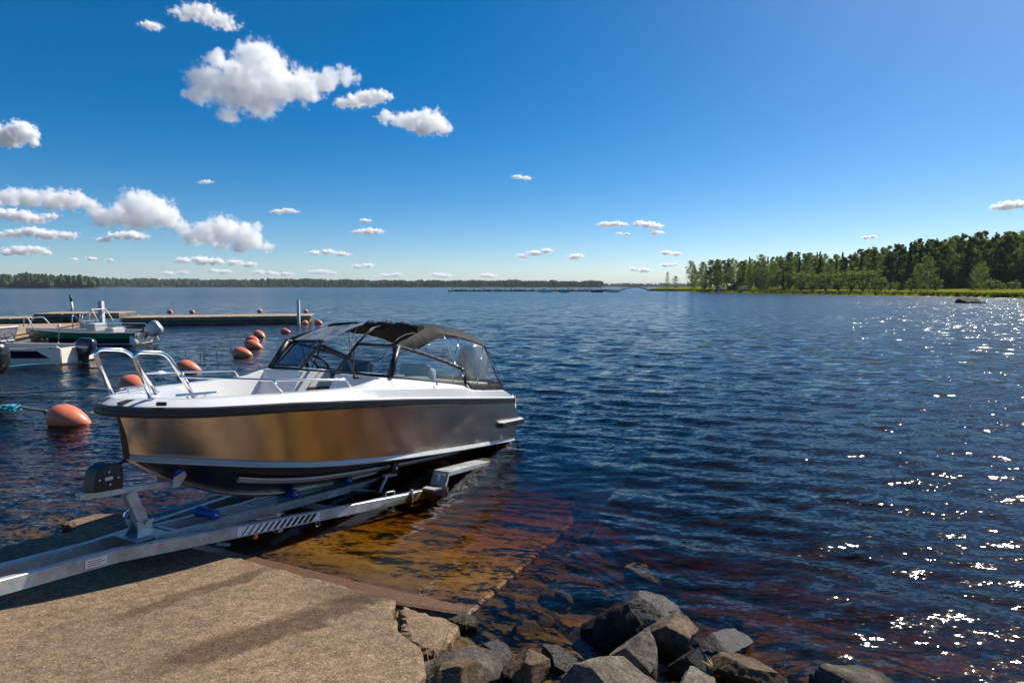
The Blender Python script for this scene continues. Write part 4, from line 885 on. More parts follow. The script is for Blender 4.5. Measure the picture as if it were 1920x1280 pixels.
# ================================================================== ROCKS AND STONES AT THE WATER'S EDGE
def mat_rock(name, a, b_, c, wet=False):
    m, nt, b = nodes_of(name); tc = N(nt, 'ShaderNodeTexCoord')
    oi = N(nt, 'ShaderNodeObjectInfo'); ad = N(nt, 'ShaderNodeVectorMath', operation='ADD'); L(nt, tc.outputs['Object'], ad.inputs[0]); L(nt, oi.outputs['Location'], ad.inputs[1])
    n1 = N(nt, 'ShaderNodeTexNoise', i_Scale=7.0, i_Detail=10.0, i_Roughness=0.72); L(nt, ad.outputs[0], n1.inputs['Vector'])
    v = N(nt, 'ShaderNodeTexVoronoi', i_Scale=110.0); L(nt, ad.outputs[0], v.inputs['Vector'])
    col = ramp(nt, n1.outputs[0], [(0.28, a), (0.5, b_), (0.72, c)])
    sv = N(nt, 'ShaderNodeSeparateColor'); L(nt, v.outputs['Color'], sv.inputs[0]); gr = ramp(nt, sv.outputs[0], [(0, (.2, .2, .2)), (1, (.8, .8, .78))])
    gp = N(nt, 'ShaderNodeNewGeometry'); sz = N(nt, 'ShaderNodeSeparateXYZ'); L(nt, gp.outputs['Position'], sz.inputs[0])                  # damp band just above the water
    tide = N(nt, 'ShaderNodeMapRange', interpolation_type='SMOOTHSTEP'); tide.inputs['From Min'].default_value = .11; tide.inputs['From Max'].default_value = .03; L(nt, math_(nt, 'ADD', sz.outputs[2], math_(nt, 'MULTIPLY_ADD', n1.outputs[0], .12, -.06)), tide.inputs['Value'])
    cc = mixc(nt, 0.5, col.outputs[0], gr.outputs[0], 'OVERLAY'); L(nt, mixc(nt, math_(nt, 'MULTIPLY', tide.outputs[0], .75), cc, mixc(nt, 1.0, cc, (.3, .26, .2), 'MULTIPLY')), b.inputs['Base Color'])
    b.inputs['Roughness'].default_value = 0.42 if wet else 0.85; b.inputs['Specular IOR Level'].default_value = 0.4 if wet else 0.15
    n2 = N(nt, 'ShaderNodeTexNoise', i_Scale=34.0, i_Detail=8.0, i_Roughness=0.7); L(nt, ad.outputs[0], n2.inputs['Vector'])
    b1 = N(nt, 'ShaderNodeBump', i_Strength=0.7, i_Distance=0.015); L(nt, n2.outputs[0], b1.inputs['Height'])
    b2 = N(nt, 'ShaderNodeBump', i_Strength=0.6, i_Distance=0.05); L(nt, n1.outputs[0], b2.inputs['Height']); L(nt, b1.outputs[0], b2.inputs['Normal']); L(nt, b2.outputs[0], b.inputs['Normal'])
mat_rock('rock_grey', (0.03, 0.026, 0.022), (0.095, 0.08, 0.064), (0.2, 0.17, 0.135))
mat_rock('rock_brown', (0.035, 0.023, 0.015), (0.115, 0.08, 0.052), (0.22, 0.16, 0.105))
mat_rock('rock_light', (0.07, 0.058, 0.045), (0.155, 0.13, 0.1), (0.27, 0.235, 0.185))
mat_rock('rock_dark', (0.012, 0.011, 0.011), (0.028, 0.026, 0.024), (0.075, 0.068, 0.06))
mat_rock('rock_wet', (0.012, 0.01, 0.008), (0.035, 0.026, 0.018), (0.08, 0.06, 0.04), True)
mat_rock('rock_bed', (0.05, 0.032, 0.014), (0.12, 0.078, 0.03), (0.22, 0.145, 0.055))
def rock_mesh(name, d, seed, cuts=7, sub=5, rough=.1):
    rd = random.Random(seed); bm = bmesh.new(); bmesh.ops.create_icosphere(bm, subdivisions=sub, radius=1.0)
    pl = []
    for _ in range(cuts):
        n = Vector((rd.gauss(0, 1), rd.gauss(0, 1), rd.gauss(0, .8))).normalized(); pl.append((n, rd.uniform(.42, .72)))
    for v in bm.verts:
        p = v.co.copy()
        for n, h_ in pl:
            q = p.dot(n)
            if q > h_: p -= n * (q - h_) * .98
        off = Vector((seed * 3.7, seed, 0)); p *= 1 + rough * .8 * fbm(p * 1.4 + off, 3) + rough * .45 * fbm(p * 5 + off, 4)
        v.co = Vector((p.x * d[0] / 2, p.y * d[1] / 2, p.z * d[2] / 2))
    me = bpy.data.meshes.new(name); bm.to_mesh(me); bm.free(); me.shade_smooth(); me.set_sharp_from_angle(angle=R(28)); return me
def rock(px, py, wpx, hpx, zc, mat, label, seed, depth=.9, rz=None, group=None, cuts=16, name='rock'):
    p = at_z(px, py, zc); W = px_size(wpx, p.y); H = px_size(hpx, p.y) * 1.0
    o = link(name, rock_mesh(name, (W * 1.36, W * 1.3 * depth, H * 1.36), seed, cuts), mat); o.location = p
    o.rotation_euler = (random.Random(seed).uniform(-.2, .2), random.Random(seed + 1).uniform(-.15, .15), random.Random(seed).uniform(-.4, .4) if rz is None else rz)
    return tag(o, label, 'rock', group)
GR = 'rocks along the shore beside the ramp'
rock(865, 1163, 52, 34, .03, 'rock_grey', 'small pale grey stone at the tip of the broken ramp slab', 21, group=GR)
rock(882, 1250, 155, 78, .06, 'rock_grey', 'broad dark grey rock nearest the ramp at the bottom edge', 22, group=GR)
rock(990, 1262, 112, 74, .06, 'rock_brown', 'brownish grey rock right of the broad grey rock by the ramp', 23, group=GR)
rock(850, 1292, 125, 70, .14, 'rock_brown', 'cut off brown rock in front of the broad grey rock', 24, group=GR)
rock(1152, 1188, 142, 138, .02, 'rock_dark', 'black angular rock standing in the water, highest of the pile', 25, cuts=20, group=GR)
rock(1260, 1200, 108, 92, .05, 'rock_brown', 'rounded brown rock right behind the black angular rock', 26, cuts=13, group=GR)
rock(1192, 1232, 108, 84, .08, 'rock_light', 'smooth pale grey rock leaning in front of the black angular rock', 27, cuts=13, group=GR)
rock(1150, 1290, 215, 74, .10, 'rock_light', 'wide speckled light rock at the bottom edge of the pile', 28, cuts=13, group=GR)
rock(1290, 1252, 84, 62, .05, 'rock_dark', 'dark jagged stone between the pale rock and the brown rock', 29, group=GR)
rock(1350, 1215, 98, 58, .0, 'rock_wet', 'wet black rock washed by the lake at the right of the pile', 30, group=GR)
rock(1400, 1268, 118, 78, .04, 'rock_brown', 'brown sloping rock at the right end of the pile', 31, group=GR)
rock(1312, 1285, 112, 46, .10, 'rock_light', 'low flat pale stone at the bottom edge right of the wide rock', 32, group=GR)
rock(1612, 1286, 190, 62, .02, 'rock_grey', 'lone low rock at the bottom edge right of the pile', 33, group=GR)
rock(1208, 1150, 112, 46, -.05, 'rock_wet', 'wet rounded rock barely above water behind the black rock', 34, cuts=9, group=GR)
rock(1048, 1248, 92, 58, -.04, 'rock_wet', 'wet brown rock in the water left of the pale rock', 35, cuts=13, group=GR)
rock(1206, 1078, 86, 40, -.10, 'rock_bed', 'dark sunken rock under the water farthest from the shore', 36, cuts=13, group=GR)
rock(930, 1225, 74, 40, .0, 'rock_wet', 'small wet stone behind the broad grey rock by the ramp', 38, group=GR)
rock(1452, 1285, 70, 44, .03, 'rock_dark', 'small dark stone beside the brown sloping rock', 39, group=GR)
# sunken stones
for k in range(26):
    px = rng.uniform(890, 1400); py = rng.uniform(1110, 1265); p = at_z(px, py, 0); zb = float(ground_z(np.array([p.x]), np.array([p.y]))[0])
    p = at_z(px, py, zb); d = rng.uniform(.12, .38)
    o = link('sunken_stone', rock_mesh('sunken_stone', (d, d * .8, d * .55), 60 + k, 5, 3), 'rock_bed'); o.location = (p.x, p.y, min(zb + .01, -.03 - d * .26)); o.rotation_euler = (0, 0, rng.uniform(0, 6))
    tag(o, 'brown algae covered stone lying under the shallow water beside the ramp', 'stone', 'stones under the shallow water')
# grass in the slab crack and along the ramp edge
simple('grass_green', (0.10, 0.16, 0.03), 0.6, var=0.4, scale=20); simple('grass_dry', (0.38, 0.3, 0.12), 0.7, var=0.3, scale=20)
def tuft(base, n, hgt, spread, mat, label, seed, lean=(0, 0)):
    rd = random.Random(seed); m = MB()
    for _ in range(n):
        a = rd.uniform(0, 6.28); r_ = rd.uniform(0, .035); h_ = hgt * rd.uniform(.45, 1); b = Vector((math.cos(a) * r_, math.sin(a) * r_, 0)); o_ = Vector((math.cos(a) * spread * rd.random() + lean[0], math.sin(a) * spread * rd.random() + lean[1], 0)) * h_
        wv = Vector((math.sin(a), -math.cos(a), 0)) * .0035
        ps = [b + o_ * (q * q) + Vector((0, 0, h_ * q * (1 - .25 * q * spread))) for q in (0, .35, .7, 1)]
        m.grid([[p - wv * (1 - i / 3.2) for i, p in enumerate(ps)], [p + wv * (1 - i / 3.2) for i, p in enumerate(ps)]])
    o = m.build('grass_tuft', mat, recalc=False); o.location = base; return tag(o, label, 'grass', 'grass tufts at the ramp edge')
tuft(at_z(741, 1178, .05), 26, .17, .5, 'grass_green', 'green grass tuft growing in the crack of the ramp', 1)
tuft(at_z(815, 1262, .12), 12, .3, .6, 'grass_dry', 'dry grass stems beside the broad grey rock', 2, (.25, .5))
tuft(at_z(868, 1178, .03), 9, .24, .8, 'grass_green', 'few thin blades beside the small pale stone', 3, (-.2, .3))
tuft(at_z(1340, 1256, .1), 14, .08, 1.2, 'grass_dry', 'dry yellow straw caught between the right hand rocks', 4)
# ================================================================== DOCKS
def mat_planks():
    m, nt, b = nodes_of('dock_planks'); tc = N(nt, 'ShaderNodeTexCoord')
    nz = N(nt, 'ShaderNodeTexNoise', i_Scale=2.5, i_Detail=7.0); L(nt, tc.outputs['Object'], nz.inputs['Vector'])
    L(nt, ramp(nt, nz.outputs[0], [(0.3, (0.24, 0.165, 0.105)), (0.6, (0.4, 0.29, 0.19)), (0.8, (0.47, 0.37, 0.27))]).outputs[0], b.inputs['Base Color']); b.inputs['Roughness'].default_value = 0.85
mat_planks()
simple('dock_concrete', (0.11, 0.105, 0.095), 0.85, var=0.35, scale=2.0)
simple('post_white', (0.62, 0.62, 0.6), 0.5, var=0.1)
simple('timber', (0.3, 0.2, 0.12), 0.8, var=0.25)
def dock(name, label, corners, top, th=.42, boards=0.0, cat='dock'):
    """corners: near-left, near-right, far-right, far-left on the water plane"""
    P = [Vector((p[0], p[1], 0)) for p in corners]; base = sum(P, Vector()) / 4
    d = empty(name, label, cat, loc=base); Q = [p - base for p in P]
    m = MB(); m.plate([p + Vector((0, 0, top - .06 - th / 2)) for p in (Q[0].lerp(Q[2], .01), Q[1].lerp(Q[3], .01), Q[2].lerp(Q[0], .01), Q[3].lerp(Q[1], .01))], th, (0, 0, 1)); m.build('float', 'dock_concrete', d)
    ln = (Q[1] - Q[0]).length; n = int(ln / 1.2)
    for k in range(n):
        a, b = (k + .02) / n, (k + .98) / n; dz = random.uniform(-.004, .004)
        m = MB(); m.plate([q + Vector((0, 0, top - .03 + dz)) for q in (Q[0].lerp(Q[1], a), Q[0].lerp(Q[1], b), Q[3].lerp(Q[2], b), Q[3].lerp(Q[2], a))], .06, (0, 0, 1)); m.build('deck_panel', 'dock_planks', d)
    m = MB(); 
    e1 = [(Q[0] * 1.0 + Vector((0, 0, top - .16))), (Q[1] + Vector((0, 0, top - .16)))]
    nv = (Q[0] - Q[3]).normalized() * .03; m.tube([e1[0] + nv, e1[1] + nv], .06, 4); m.build('edge_timber', 'timber', d)
    return d
A0, A1 = at_z(-160, 617), at_z(584, 606)
dirA = (A1 - A0).normalized(); perpA = Vector((-dirA.y, dirA.x, 0)); 
Amid = A0.lerp(A1, .48)
dk1 = dock('floating_dock', 'long floating dock with tan deck reaching out into the lake', (Amid[:2], A1[:2], (A1 + perpA * 3.2)[:2], (Amid + perpA * 3.2)[:2]), .52)
dk2 = dock('floating_dock', 'far left floating dock section behind the moored boats', ((A0 + perpA * 1.2)[:2], (Amid - dirA * 3.5 + perpA * 1.2)[:2], (Amid - dirA * 3.5 + perpA * 4.4)[:2], (A0 + perpA * 4.4)[:2]), .50)
dk3 = dock('floating_dock', 'raised dock landing beside the left white post', ((Amid - dirA * 5.0 + perpA * 1.0)[:2], (Amid - dirA * .3 + perpA * 1.0)[:2], (Amid - dirA * .3 + perpA * 4.0)[:2], (Amid - dirA * 5.0 + perpA * 4.0)[:2]), .78, .3)
B0, B1 = at_z(-60, 664), at_z(150, 621)
dirB = (B1 - B0).normalized(); perpB = Vector((-dirB.y, dirB.x, 0))
dk4 = dock('floating_dock', 'wide tan dock on the left that the moored boats lie against', (B0[:2], B1[:2], (B1 + perpB * 6.2)[:2], (B0 + perpB * 7.5)[:2]), .46)
def post(px, pyt, pyb, y, wd, label):
    b = at_y(px, pyb, y); t = at_y(px, pyt, y); h_ = t.z + .6
    o = empty('dock_post', label, 'post', loc=(b.x, b.y, -.6), group='white posts on the long dock'); 
    m = MB(); m.bbox((0, 0, h_ / 2), (wd, wd, h_), .02); m.build('pile', 'post_white', o)
    m = MB(); m.plate([(-wd * .55, -wd * .55, h_ + .01), (wd * .55, -wd * .55, h_ + .01), (wd * .55, wd * .55, h_ + .01), (-wd * .55, wd * .55, h_ + .01)], .02); m.build('cap', 'chrome', o)
post(191, 564, 601, Amid.y - .4, .26, 'left white square post standing at the dock corner')
post(560, 562, 596, A1.y - 1.2, .17, 'right white post near the outer end of the dock')
def dock_ladder(px, py, y, label):
    b = at_y(px, py, y); o = empty('swim_ladder', label, 'ladder', loc=(b.x, b.y, .46), group='swim ladders on the dock')
    for dx in (0, .5):
        m = MB(); m.tube(fillet([(dx, 0, -.6), (dx, 0, .55), (dx - .25, .5, .62), (dx - .25, .9, 0)], .2, 5), .024, 7); m.build('handrail', 'chrome', o, smooth=True)
    for k in range(3):
        m = MB(); m.tube([(0, 0, -.1 - .22 * k), (.5, 0, -.1 - .22 * k)], .02, 6); m.build('rung', 'chrome', o)
dock_ladder(136, 604, 30.2, 'chrome swim ladder standing on the dock behind the green boat')
dock_ladder(150, 604, 30.9, 'second chrome swim ladder, the one closer to the left white post')
# slanted spar float
spar = empty('spar_buoy', 'slanted black and white spar buoy sticking out of the lake', 'buoy', loc=at_z(135.5, 578, 0))
m = MB(); m.tube([(.05, 0, -1.0), (-.06, 0, .75)], .13, 12); m.build('white_lower', 'post_white', spar, smooth=True)
m = MB(); m.tube([(-.058, 0, .74), (-.16, 0, 1.5)], .12, 12); m.build('black_upper', 'engine_black', spar, smooth=True)

# ================================================================== MOORED BOATS
simple('green_paint', (0.006, 0.2, 0.085), 0.25, var=0.1, coat=0.4); simple('dark_paint', (0.012, 0.012, 0.02), 0.3, var=0.2, coat=0.3)
simple('navy_paint', (0.005, 0.008, 0.028), 0.25, var=0.15, coat=0.4); simple('boat_white', (0.72, 0.71, 0.67), 0.3, var=0.05, coat=0.3); simple('boat_cream', (0.74, 0.68, 0.55), 0.35, var=0.06)
simple('grey_deck', (0.36, 0.37, 0.37), 0.6, var=0.1)
def small_boat(name, label, stern, yaw, Lh, beam_, fb, bands, deckmat, transom_rake=.25, tail=None):
    """local: x = from stern towards bow, y = side, z up from waterline"""
    o = empty(name, label, 'boat', loc=stern, rz=yaw)
    n = 26
    def sec(x):
        q = x / Lh; return beam_ / 2 * (1 - max(0, (q - .45) / .55) ** 2.3) * (.93 + .07 * min(1, q * 4)), fb * (1 + .22 * q * q)
    def side(q, z):                                              # half beam narrows towards the waterline, stem rakes
        b, h_ = sec(q * Lh); f = .80 + .20 * min(1, max(z, 0) / h_); x = q * Lh + (z - h_) * .35 * max(0, q - .6) / .4 + (-transom_rake * (z) * max(0, 1 - q * 9))
        return x, b * f
    for z0, z1, mt, nm, out in bands:                            # z as fraction of freeboard
        for s in (1, -1):
            m = MB(); rows = []
            for z in np.linspace(z0, z1, 4):
                row = []
                for i in range(n):
                    q = i / (n - 1); h_ = sec(q * Lh)[1]; x, y = side(q, z * h_); row.append(Vector((x, s * (y + out), z * h_)))
                rows.append(row)
            m.grid(rows); m.build(nm, mt, o, smooth=40)
    m = MB(); a = [side(0, z * fb) for z in (-.4, 0, .6, 1)]; zs = [-.4 * fb, 0, .6 * fb, fb]
    m.grid([[Vector((a[i][0], s * a[i][1], zs[i])) for i in range(4)] for s in (1, -1)]); m.build('transom', 'boat_white', o)
    m = MB(); rows = []
    for i in range(n):
        q = i / (n - 1); h_ = sec(q * Lh)[1]; x, y = side(q, h_); rows.append([Vector((x, s * y * k, h_ + dz)) for s, k, dz in ((1, 1.02, 0), (1, .98, .035), (1, .86, .03), (1, .84, -.22), (-1, .84, -.22), (-1, .86, .03), (-1, .98, .035), (-1, 1.02, 0))])
    m.grid(rows); m.build('deck', deckmat, o, smooth=30)
    return o, side
# green boat
g0 = at_z(250, 648); 
gb, gs = small_boat('open_boat', 'green and black open motor boat moored at the left dock', (g0.x, g0.y + .6, 0), R(180), 4.9, 1.8, .54, [(-.4, .12, 'engine_navy', 'hull_bottom', 0), (.12, .18, 'boat_white', 'waterline_stripe', .006), (.18, .56, 'dark_paint', 'hull', 0), (.56, .98, 'green_paint', 'topside', .004)], 'grey_deck', .5)
m = MB(); m.plate([(.02, .78, .05), (-.28, .78, .1), (-.3, .72, .18), (-.08, .8, .45), (.0, .8, .45)], .03, (0, 1, 0)); m.plate([(.02, -.78, .05), (-.28, -.78, .1), (-.3, -.72, .18), (-.08, -.8, .45), (.0, -.8, .45)], .03, (0, 1, 0)); m.box((-.05, 0, .26), (.06, 1.5, .4)); m.build('stern_bracket', 'boat_white', gb)
for s in (1, -1):
    m = MB(); m.tube(fillet([(4.15, s * .5, .7), (4.45, s * .42, 1.15), (4.75, s * .25, 1.12), (4.9, s * .12, .78)], .12, 4), .022, 7); m.build('bow_rail', 'post_white', gb, smooth=True)
    m = MB(); m.tube(fillet([(.05, s * .78, .62), (.3, s * .78, .86), (2.0, s * .82, .86), (2.1, s * .82, .66)], .08, 4), .018, 6); m.build('side_rail', 'chrome', gb, smooth=True)
m = MB(); m.bbox((1.75, .2, .74), (.4, .8, .36), .06); m.build('console', 'grey_deck', gb)
framed('windscreen', [(2.0, -.3, 1.02), (2.0, .7, 1.02), (1.62, .62, 1.5), (1.62, -.22, 1.5)], .022, 'clear_vinyl', gb).data.materials[0] = MATS['post_white']
m = MB(); m.tube([(1.62, .62, 1.5), (1.35, .66, 1.0)], .022, 6); m.tube([(1.62, -.22, 1.5), (1.35, -.26, 1.0)], .022, 6); m.build('windscreen_stay', 'post_white', gb, smooth=True)
m = MB(); m.bbox((1.05, .1, .60), (.36, .8, .26), .05); m.build('seat', 'grey_deck', gb)
outboard(gb, lambda a, s_, u: Vector((-.18 - a, s_, .66 + u)), 'engine_silver', .98, R(54), 'tilted_engine')
# white and navy boat
w0 = at_z(108, 682)
wb, ws_ = small_boat('open_boat', 'white and navy blue open boat moored in front of the green boat', (w0.x, w0.y + .6, 0), R(180), 4.6, 1.75, .48, [(-.4, .40, 'boat_white', 'hull', 0), (.40, .90, 'navy_paint', 'topside', .012), (.90, 1.0, 'boat_white', 'sheer_line', .006)], 'grey_deck', -.1)
m = MB()
for s in (1, -1): m.plate([(.52, s * .84, .49), (.05, s * .815, .2), (-.02, s * .80, .03), (-.26, s * .80, .08), (-.3, s * .80, .50), (-.15, s * .80, .58), (.45, s * .83, .55)], .05, (0, 1, 0))
m.box((-.27, 0, .26), (.05, 1.60, .46)); m.build('stern_quarter', 'boat_cream', wb)
m = MB(); m.plate([(-.05, .858, .50), (.05, .858, .50), (.06, .858, .53), (-.02, .858, .54)], .004); m.build('emblem', 'green_paint', wb)
m = MB(); m.plate([(2.5, .878, .40), (2.62, .878, .40), (2.62, .878, .46), (2.5, .878, .46)], .012); m.build('registration_plate', 'label_grey', wb)
framed('windscreen', [(2.35, -.66, .66), (2.35, .66, .66), (2.12, .56, 1.12), (2.12, -.56, 1.12)], .022, 'milky_vinyl', wb).data.materials[0] = MATS['post_white']
m = MB(); c0 = Vector((1.75, .25, .82)); m.tube([c0 + Vector((.06 * math.cos(a), .17 * math.sin(a), .17 * math.cos(a))) for a in np.linspace(0, 6.283, 21)[:-1]], .014, 6, closed=True); m.tube([c0, c0 + Vector((.3, 0, -.05))], .02, 6); m.build('steering_wheel', 'frame_black', wb, smooth=True)
for x in (.55, .72): m = MB(); m.bbox((x, .3, .72), (.12, .1, .14), .03); m.build('gear_bag', 'frame_black', wb)
m = MB(); m.tube([(.15, .3, .62), (.1, .3, 1.15)], .014, 6); m.build('light_mast', 'chrome', wb); m = MB(); m.bbox((.1, .3, 1.2), (.07, .07, .1), .015); m.build('stern_lamp', 'boat_white', wb)
outboard(wb, lambda a, s_, u: Vector((-.30 - a, s_, .28 + u * .9)), 'engine_navy', .92, R(4), 'outboard_engine', 'label_grey')
# engine of a third boat at the left edge; its hull lies mostly outside the frame
k0 = at_z(-22, 735)
kb, ks = small_boat('open_boat', 'boat with black outboard engine cut off by the left edge', (k0.x - 1.0, k0.y + .5, 0), R(178), 4.4, 1.7, .55, [(-.4, .98, 'boat_white', 'hull', 0)], 'grey_deck', .2)
eb = outboard(kb, lambda a, s_, u: Vector((-.44 - a, s_, .40 + u)), 'engine_black', 1.22, 0.0)
def text3d(s, size, M, mat, parent, name='lettering'):
    cu = bpy.data.curves.new(name, 'FONT'); cu.body = s; cu.size = size; cu.extrude = .002; cu.align_x = 'CENTER'; t = bpy.data.objects.new(name, cu); COL.objects.link(t)
    dg = bpy.context.evaluated_depsgraph_get(); me = bpy.data.meshes.new_from_object(t.evaluated_get(dg)); bpy.data.objects.remove(t); me.transform(M); me.materials.clear()
    return link(name, me, mat, parent)
# near side of this boat is local +y (yaw 178): letters read from there
text3d('YAMAHA', .13, Matrix.Translation((-.76, .235, .72)) @ Matrix.Rotation(math.pi, 4, 'Z') @ Matrix.Rotation(math.pi / 2, 4, 'X'), 'white_print', eb)

# ================================================================== MOORING BUOYS
def mat_buoy():
    m, nt, b = nodes_of('buoy_orange'); tc = N(nt, 'ShaderNodeTexCoord'); g = N(nt, 'ShaderNodeNewGeometry'); sx = N(nt, 'ShaderNodeSeparateXYZ'); L(nt, g.outputs['Position'], sx.inputs[0])
    nz = N(nt, 'ShaderNodeTexNoise', i_Scale=5.0, i_Detail=6.0); L(nt, tc.outputs['Object'], nz.inputs['Vector']); oi = N(nt, 'ShaderNodeObjectInfo')
    c = mixc(nt, math_(nt, 'MULTIPLY', oi.outputs['Random'], .6), ramp(nt, nz.outputs[0], [(0.3, (0.58, 0.15, 0.065)), (0.7, (0.72, 0.22, 0.10))]).outputs[0], (0.66, 0.14, 0.09))
    al = N(nt, 'ShaderNodeMapRange', interpolation_type='SMOOTHSTEP'); al.inputs['From Min'].default_value = .05; al.inputs['From Max'].default_value = -.02; L(nt, math_(nt, 'ADD', sx.outputs[2], math_(nt, 'MULTIPLY_ADD', nz.outputs[0], .08, -.04)), al.inputs['Value'])
    L(nt, mixc(nt, math_(nt, 'MULTIPLY', al.outputs[0], .8), c, (0.06, 0.05, 0.02)), b.inputs['Base Color']); b.inputs['Roughness'].default_value = 0.38; b.inputs['Coat Weight'].default_value = .15
mat_buoy(); simple('rope_grey', (0.2, 0.19, 0.17), 0.9, var=0.3); simple('rope_teal', (0.02, 0.30, 0.38), 0.7, var=0.3); simple('stem_green', (0.02, 0.07, 0.06), 0.7, var=0.3)
m = MB(); prof = [(.0, -.72), (.05, -.71), (.17, -.62), (.30, -.42), (.40, -.18), (.44, .05), (.43, .22), (.36, .40), (.24, .52), (.12, .58), (.08, .60)]
m.lathe([(max(a, .004), -b) for a, b in prof], (0, 0, 0), (1, 0, 0), 28); buoy_me = m.mesh('mooring_buoy', True)
m = MB(); m.lathe([(.09, -.58), (.075, -.66), (.05, -.70), (.03, -.74)], (0, 0, 0), (1, 0, 0), 14); eye_me = m.mesh('eye', 40)
BU = [(118, 797, 70, 'orange mooring buoy nearest the bow, biggest of all', 12), (244, 733, 56, 'orange mooring buoy seen through the bow rails', 8), (349, 697, 41, 'orange mooring buoy just behind the side rail of the big boat', 14),
      (451, 668, 33, 'orange mooring buoy at the near end of the row of three', 20), (473, 653, 30, 'reddish mooring buoy in the middle of the row of three', 22), (471, 643, 27, 'orange mooring buoy half hidden behind the reddish one', 20), (484, 632, 24, 'orange mooring buoy at the far end of the row, nearest the dock', 25),
      (534, 624, 17, 'small orange mooring buoy alone in front of the dock end', 25), (572, 608, 15, 'red mooring buoy touching the end of the dock', 80), (596, 607, 15, 'orange mooring buoy just past the end of the dock', 40),
      (318, 586, 11, 'leftmost orange buoy beyond the dock', 15), (359, 586, 11, 'second orange buoy from the left beyond the dock', 20), (487, 585, 11, 'third orange buoy from the left beyond the dock', 70), (573, 585, 10, 'rightmost orange buoy beyond the dock', 70)]
for i, (px, py, wpx, lab, el) in enumerate(BU):
    p = at_z(px, py, 0); sz = px_size(wpx, p.y) / 1.05
    o = link('mooring_buoy', buoy_me, 'buoy_orange'); o.location = (p.x, p.y + .2 * sz, .13 * sz); o.scale = (sz * .92,) * 3
    o.rotation_euler = (0, R(14 + rng.uniform(-5, 7)), R(rng.uniform(-28, 6) if el < 60 else 80)); tag(o, lab, 'buoy', 'orange mooring buoys')
    e = link('eye', eye_me, 'rubber_black', o)
    if i < 2:
        ex = o.matrix_basis @ Vector((-.74, 0, 0))
def rope(pts, r, mat, label, name='mooring_line'):
    m = MB(); m.tube(cr([tuple(p) for p in pts], 24), r, 6); o = m.build(name, mat, smooth=True); return tag(o, label, 'rope', 'mooring lines on the water')
b1 = at_z(86, 770, .30); rope([b1, at_z(60, 767, .2), at_z(30, 762, .16), at_z(-10, 760, .1)], .022, 'rope_grey', 'grey mooring line leading left from the nearest buoy')
m = MB()
for k in range(5):
    c_ = at_z(12 + 3 * k, 764, .17); m.tube([c_ + Vector((.12 * math.cos(a + k), .10 * math.sin(a * 2 + k), .05 * math.sin(a + k * 2))) for a in np.linspace(0, 6.283, 15)[:-1]], .012, 5, closed=True)
o = m.build('rope_knot', 'rope_teal', smooth=True); tag(o, 'tangle of turquoise rope tied to the nearest buoy line', 'rope', 'mooring lines on the water')
rope([at_z(228, 733, .1), at_z(180, 729, .16), at_z(120, 731, .12), at_z(60, 735, .06), at_z(-10, 738, .05)], .02, 'rope_grey', 'grey line from the second buoy to the boat at left edge')
rope([at_z(-10, 690, .25), at_z(70, 682, .1), at_z(180, 681, .08), at_z(330, 686, .06)], .008, 'rope_teal', 'thin green line stretched along the white boat to a buoy')
for px, py, h_, tealtop in ((347, 666, .35, 0), (375, 667, .22, 0), (381, 669, .3, 0), (382, 668, .3, 0), (406, 674, .42, 1), (431, 656, .5, 1), (450, 640, .42, 1), (384, 655, .35, 0), (440, 647, .3, 0), (415, 655, .2, 1)):
    b = at_z(px, py, 0); m = MB(); m.tube([(0, 0, -.4), (.02, 0, h_ * .5), (-.02, .03, h_)], .012, 5)
    if tealtop: m.tube([(-.09, 0, h_), (-.01, 0, h_ + .04), (.08, .0, h_ - .02)], .022, 5)
    o = m.build('pickup_stick', 'stem_green', smooth=True); o.location = b; tag(o, 'thin dark pickup stick standing in the water among the buoys', 'stick', 'thin dark stems among the buoys')

# ================================================================== FAR SHORES
def mat_leaf(name, a, b_, tr, hue=.12):
    m, nt, b = nodes_of(name); nt.nodes.remove(b); out = nt.nodes['Material Output']; oi = N(nt, 'ShaderNodeObjectInfo'); g = N(nt, 'ShaderNodeNewGeometry')
    nz = N(nt, 'ShaderNodeTexNoise', i_Scale=.55, i_Detail=3.0); L(nt, g.outputs['Position'], nz.inputs['Vector'])
    f = math_(nt, 'ADD', math_(nt, 'MULTIPLY', g.outputs['Random Per Island'], .5), math_(nt, 'MULTIPLY_ADD', nz.outputs[0], .9, -.2))
    c = mixc(nt, f, a, b_); c = mixc(nt, math_(nt, 'MULTIPLY', oi.outputs['Random'], .35), c, tuple(x * .55 for x in b_))
    d = N(nt, 'ShaderNodeBsdfDiffuse'); L(nt, c, d.inputs[0]); t = N(nt, 'ShaderNodeBsdfTranslucent'); L(nt, mixc(nt, .5, c, (.25, .3, .03), 'ADD') if tr > .4 else c, t.inputs[0])
    mx = N(nt, 'ShaderNodeMixShader'); mx.inputs[0].default_value = tr; L(nt, d.outputs[0], mx.inputs[1]); L(nt, t.outputs[0], mx.inputs[2]); L(nt, mx.outputs[0], out.inputs['Surface'])
mat_leaf('pine_needles', (0.035, 0.06, 0.028), (0.11, 0.145, 0.06), .45)
mat_leaf('spruce_needles', (0.03, 0.055, 0.022), (0.10, 0.13, 0.05), .4)
mat_leaf('birch_leaves', (0.045, 0.085, 0.02), (0.12, 0.17, 0.035), .45)
mat_leaf('willow_leaves', (0.05, 0.085, 0.03), (0.13, 0.18, 0.07), .42)
mat_leaf('far_forest', (0.04, 0.065, 0.032), (0.10, 0.135, 0.06), .15)
simple('pine_bark', (0.16, 0.085, 0.05), 0.9, var=0.4, scale=3); simple('birch_bark', (0.5, 0.48, 0.44), 0.8, var=0.3, scale=4); simple('grey_bark', (0.1, 0.085, 0.07), 0.9, var=0.3)
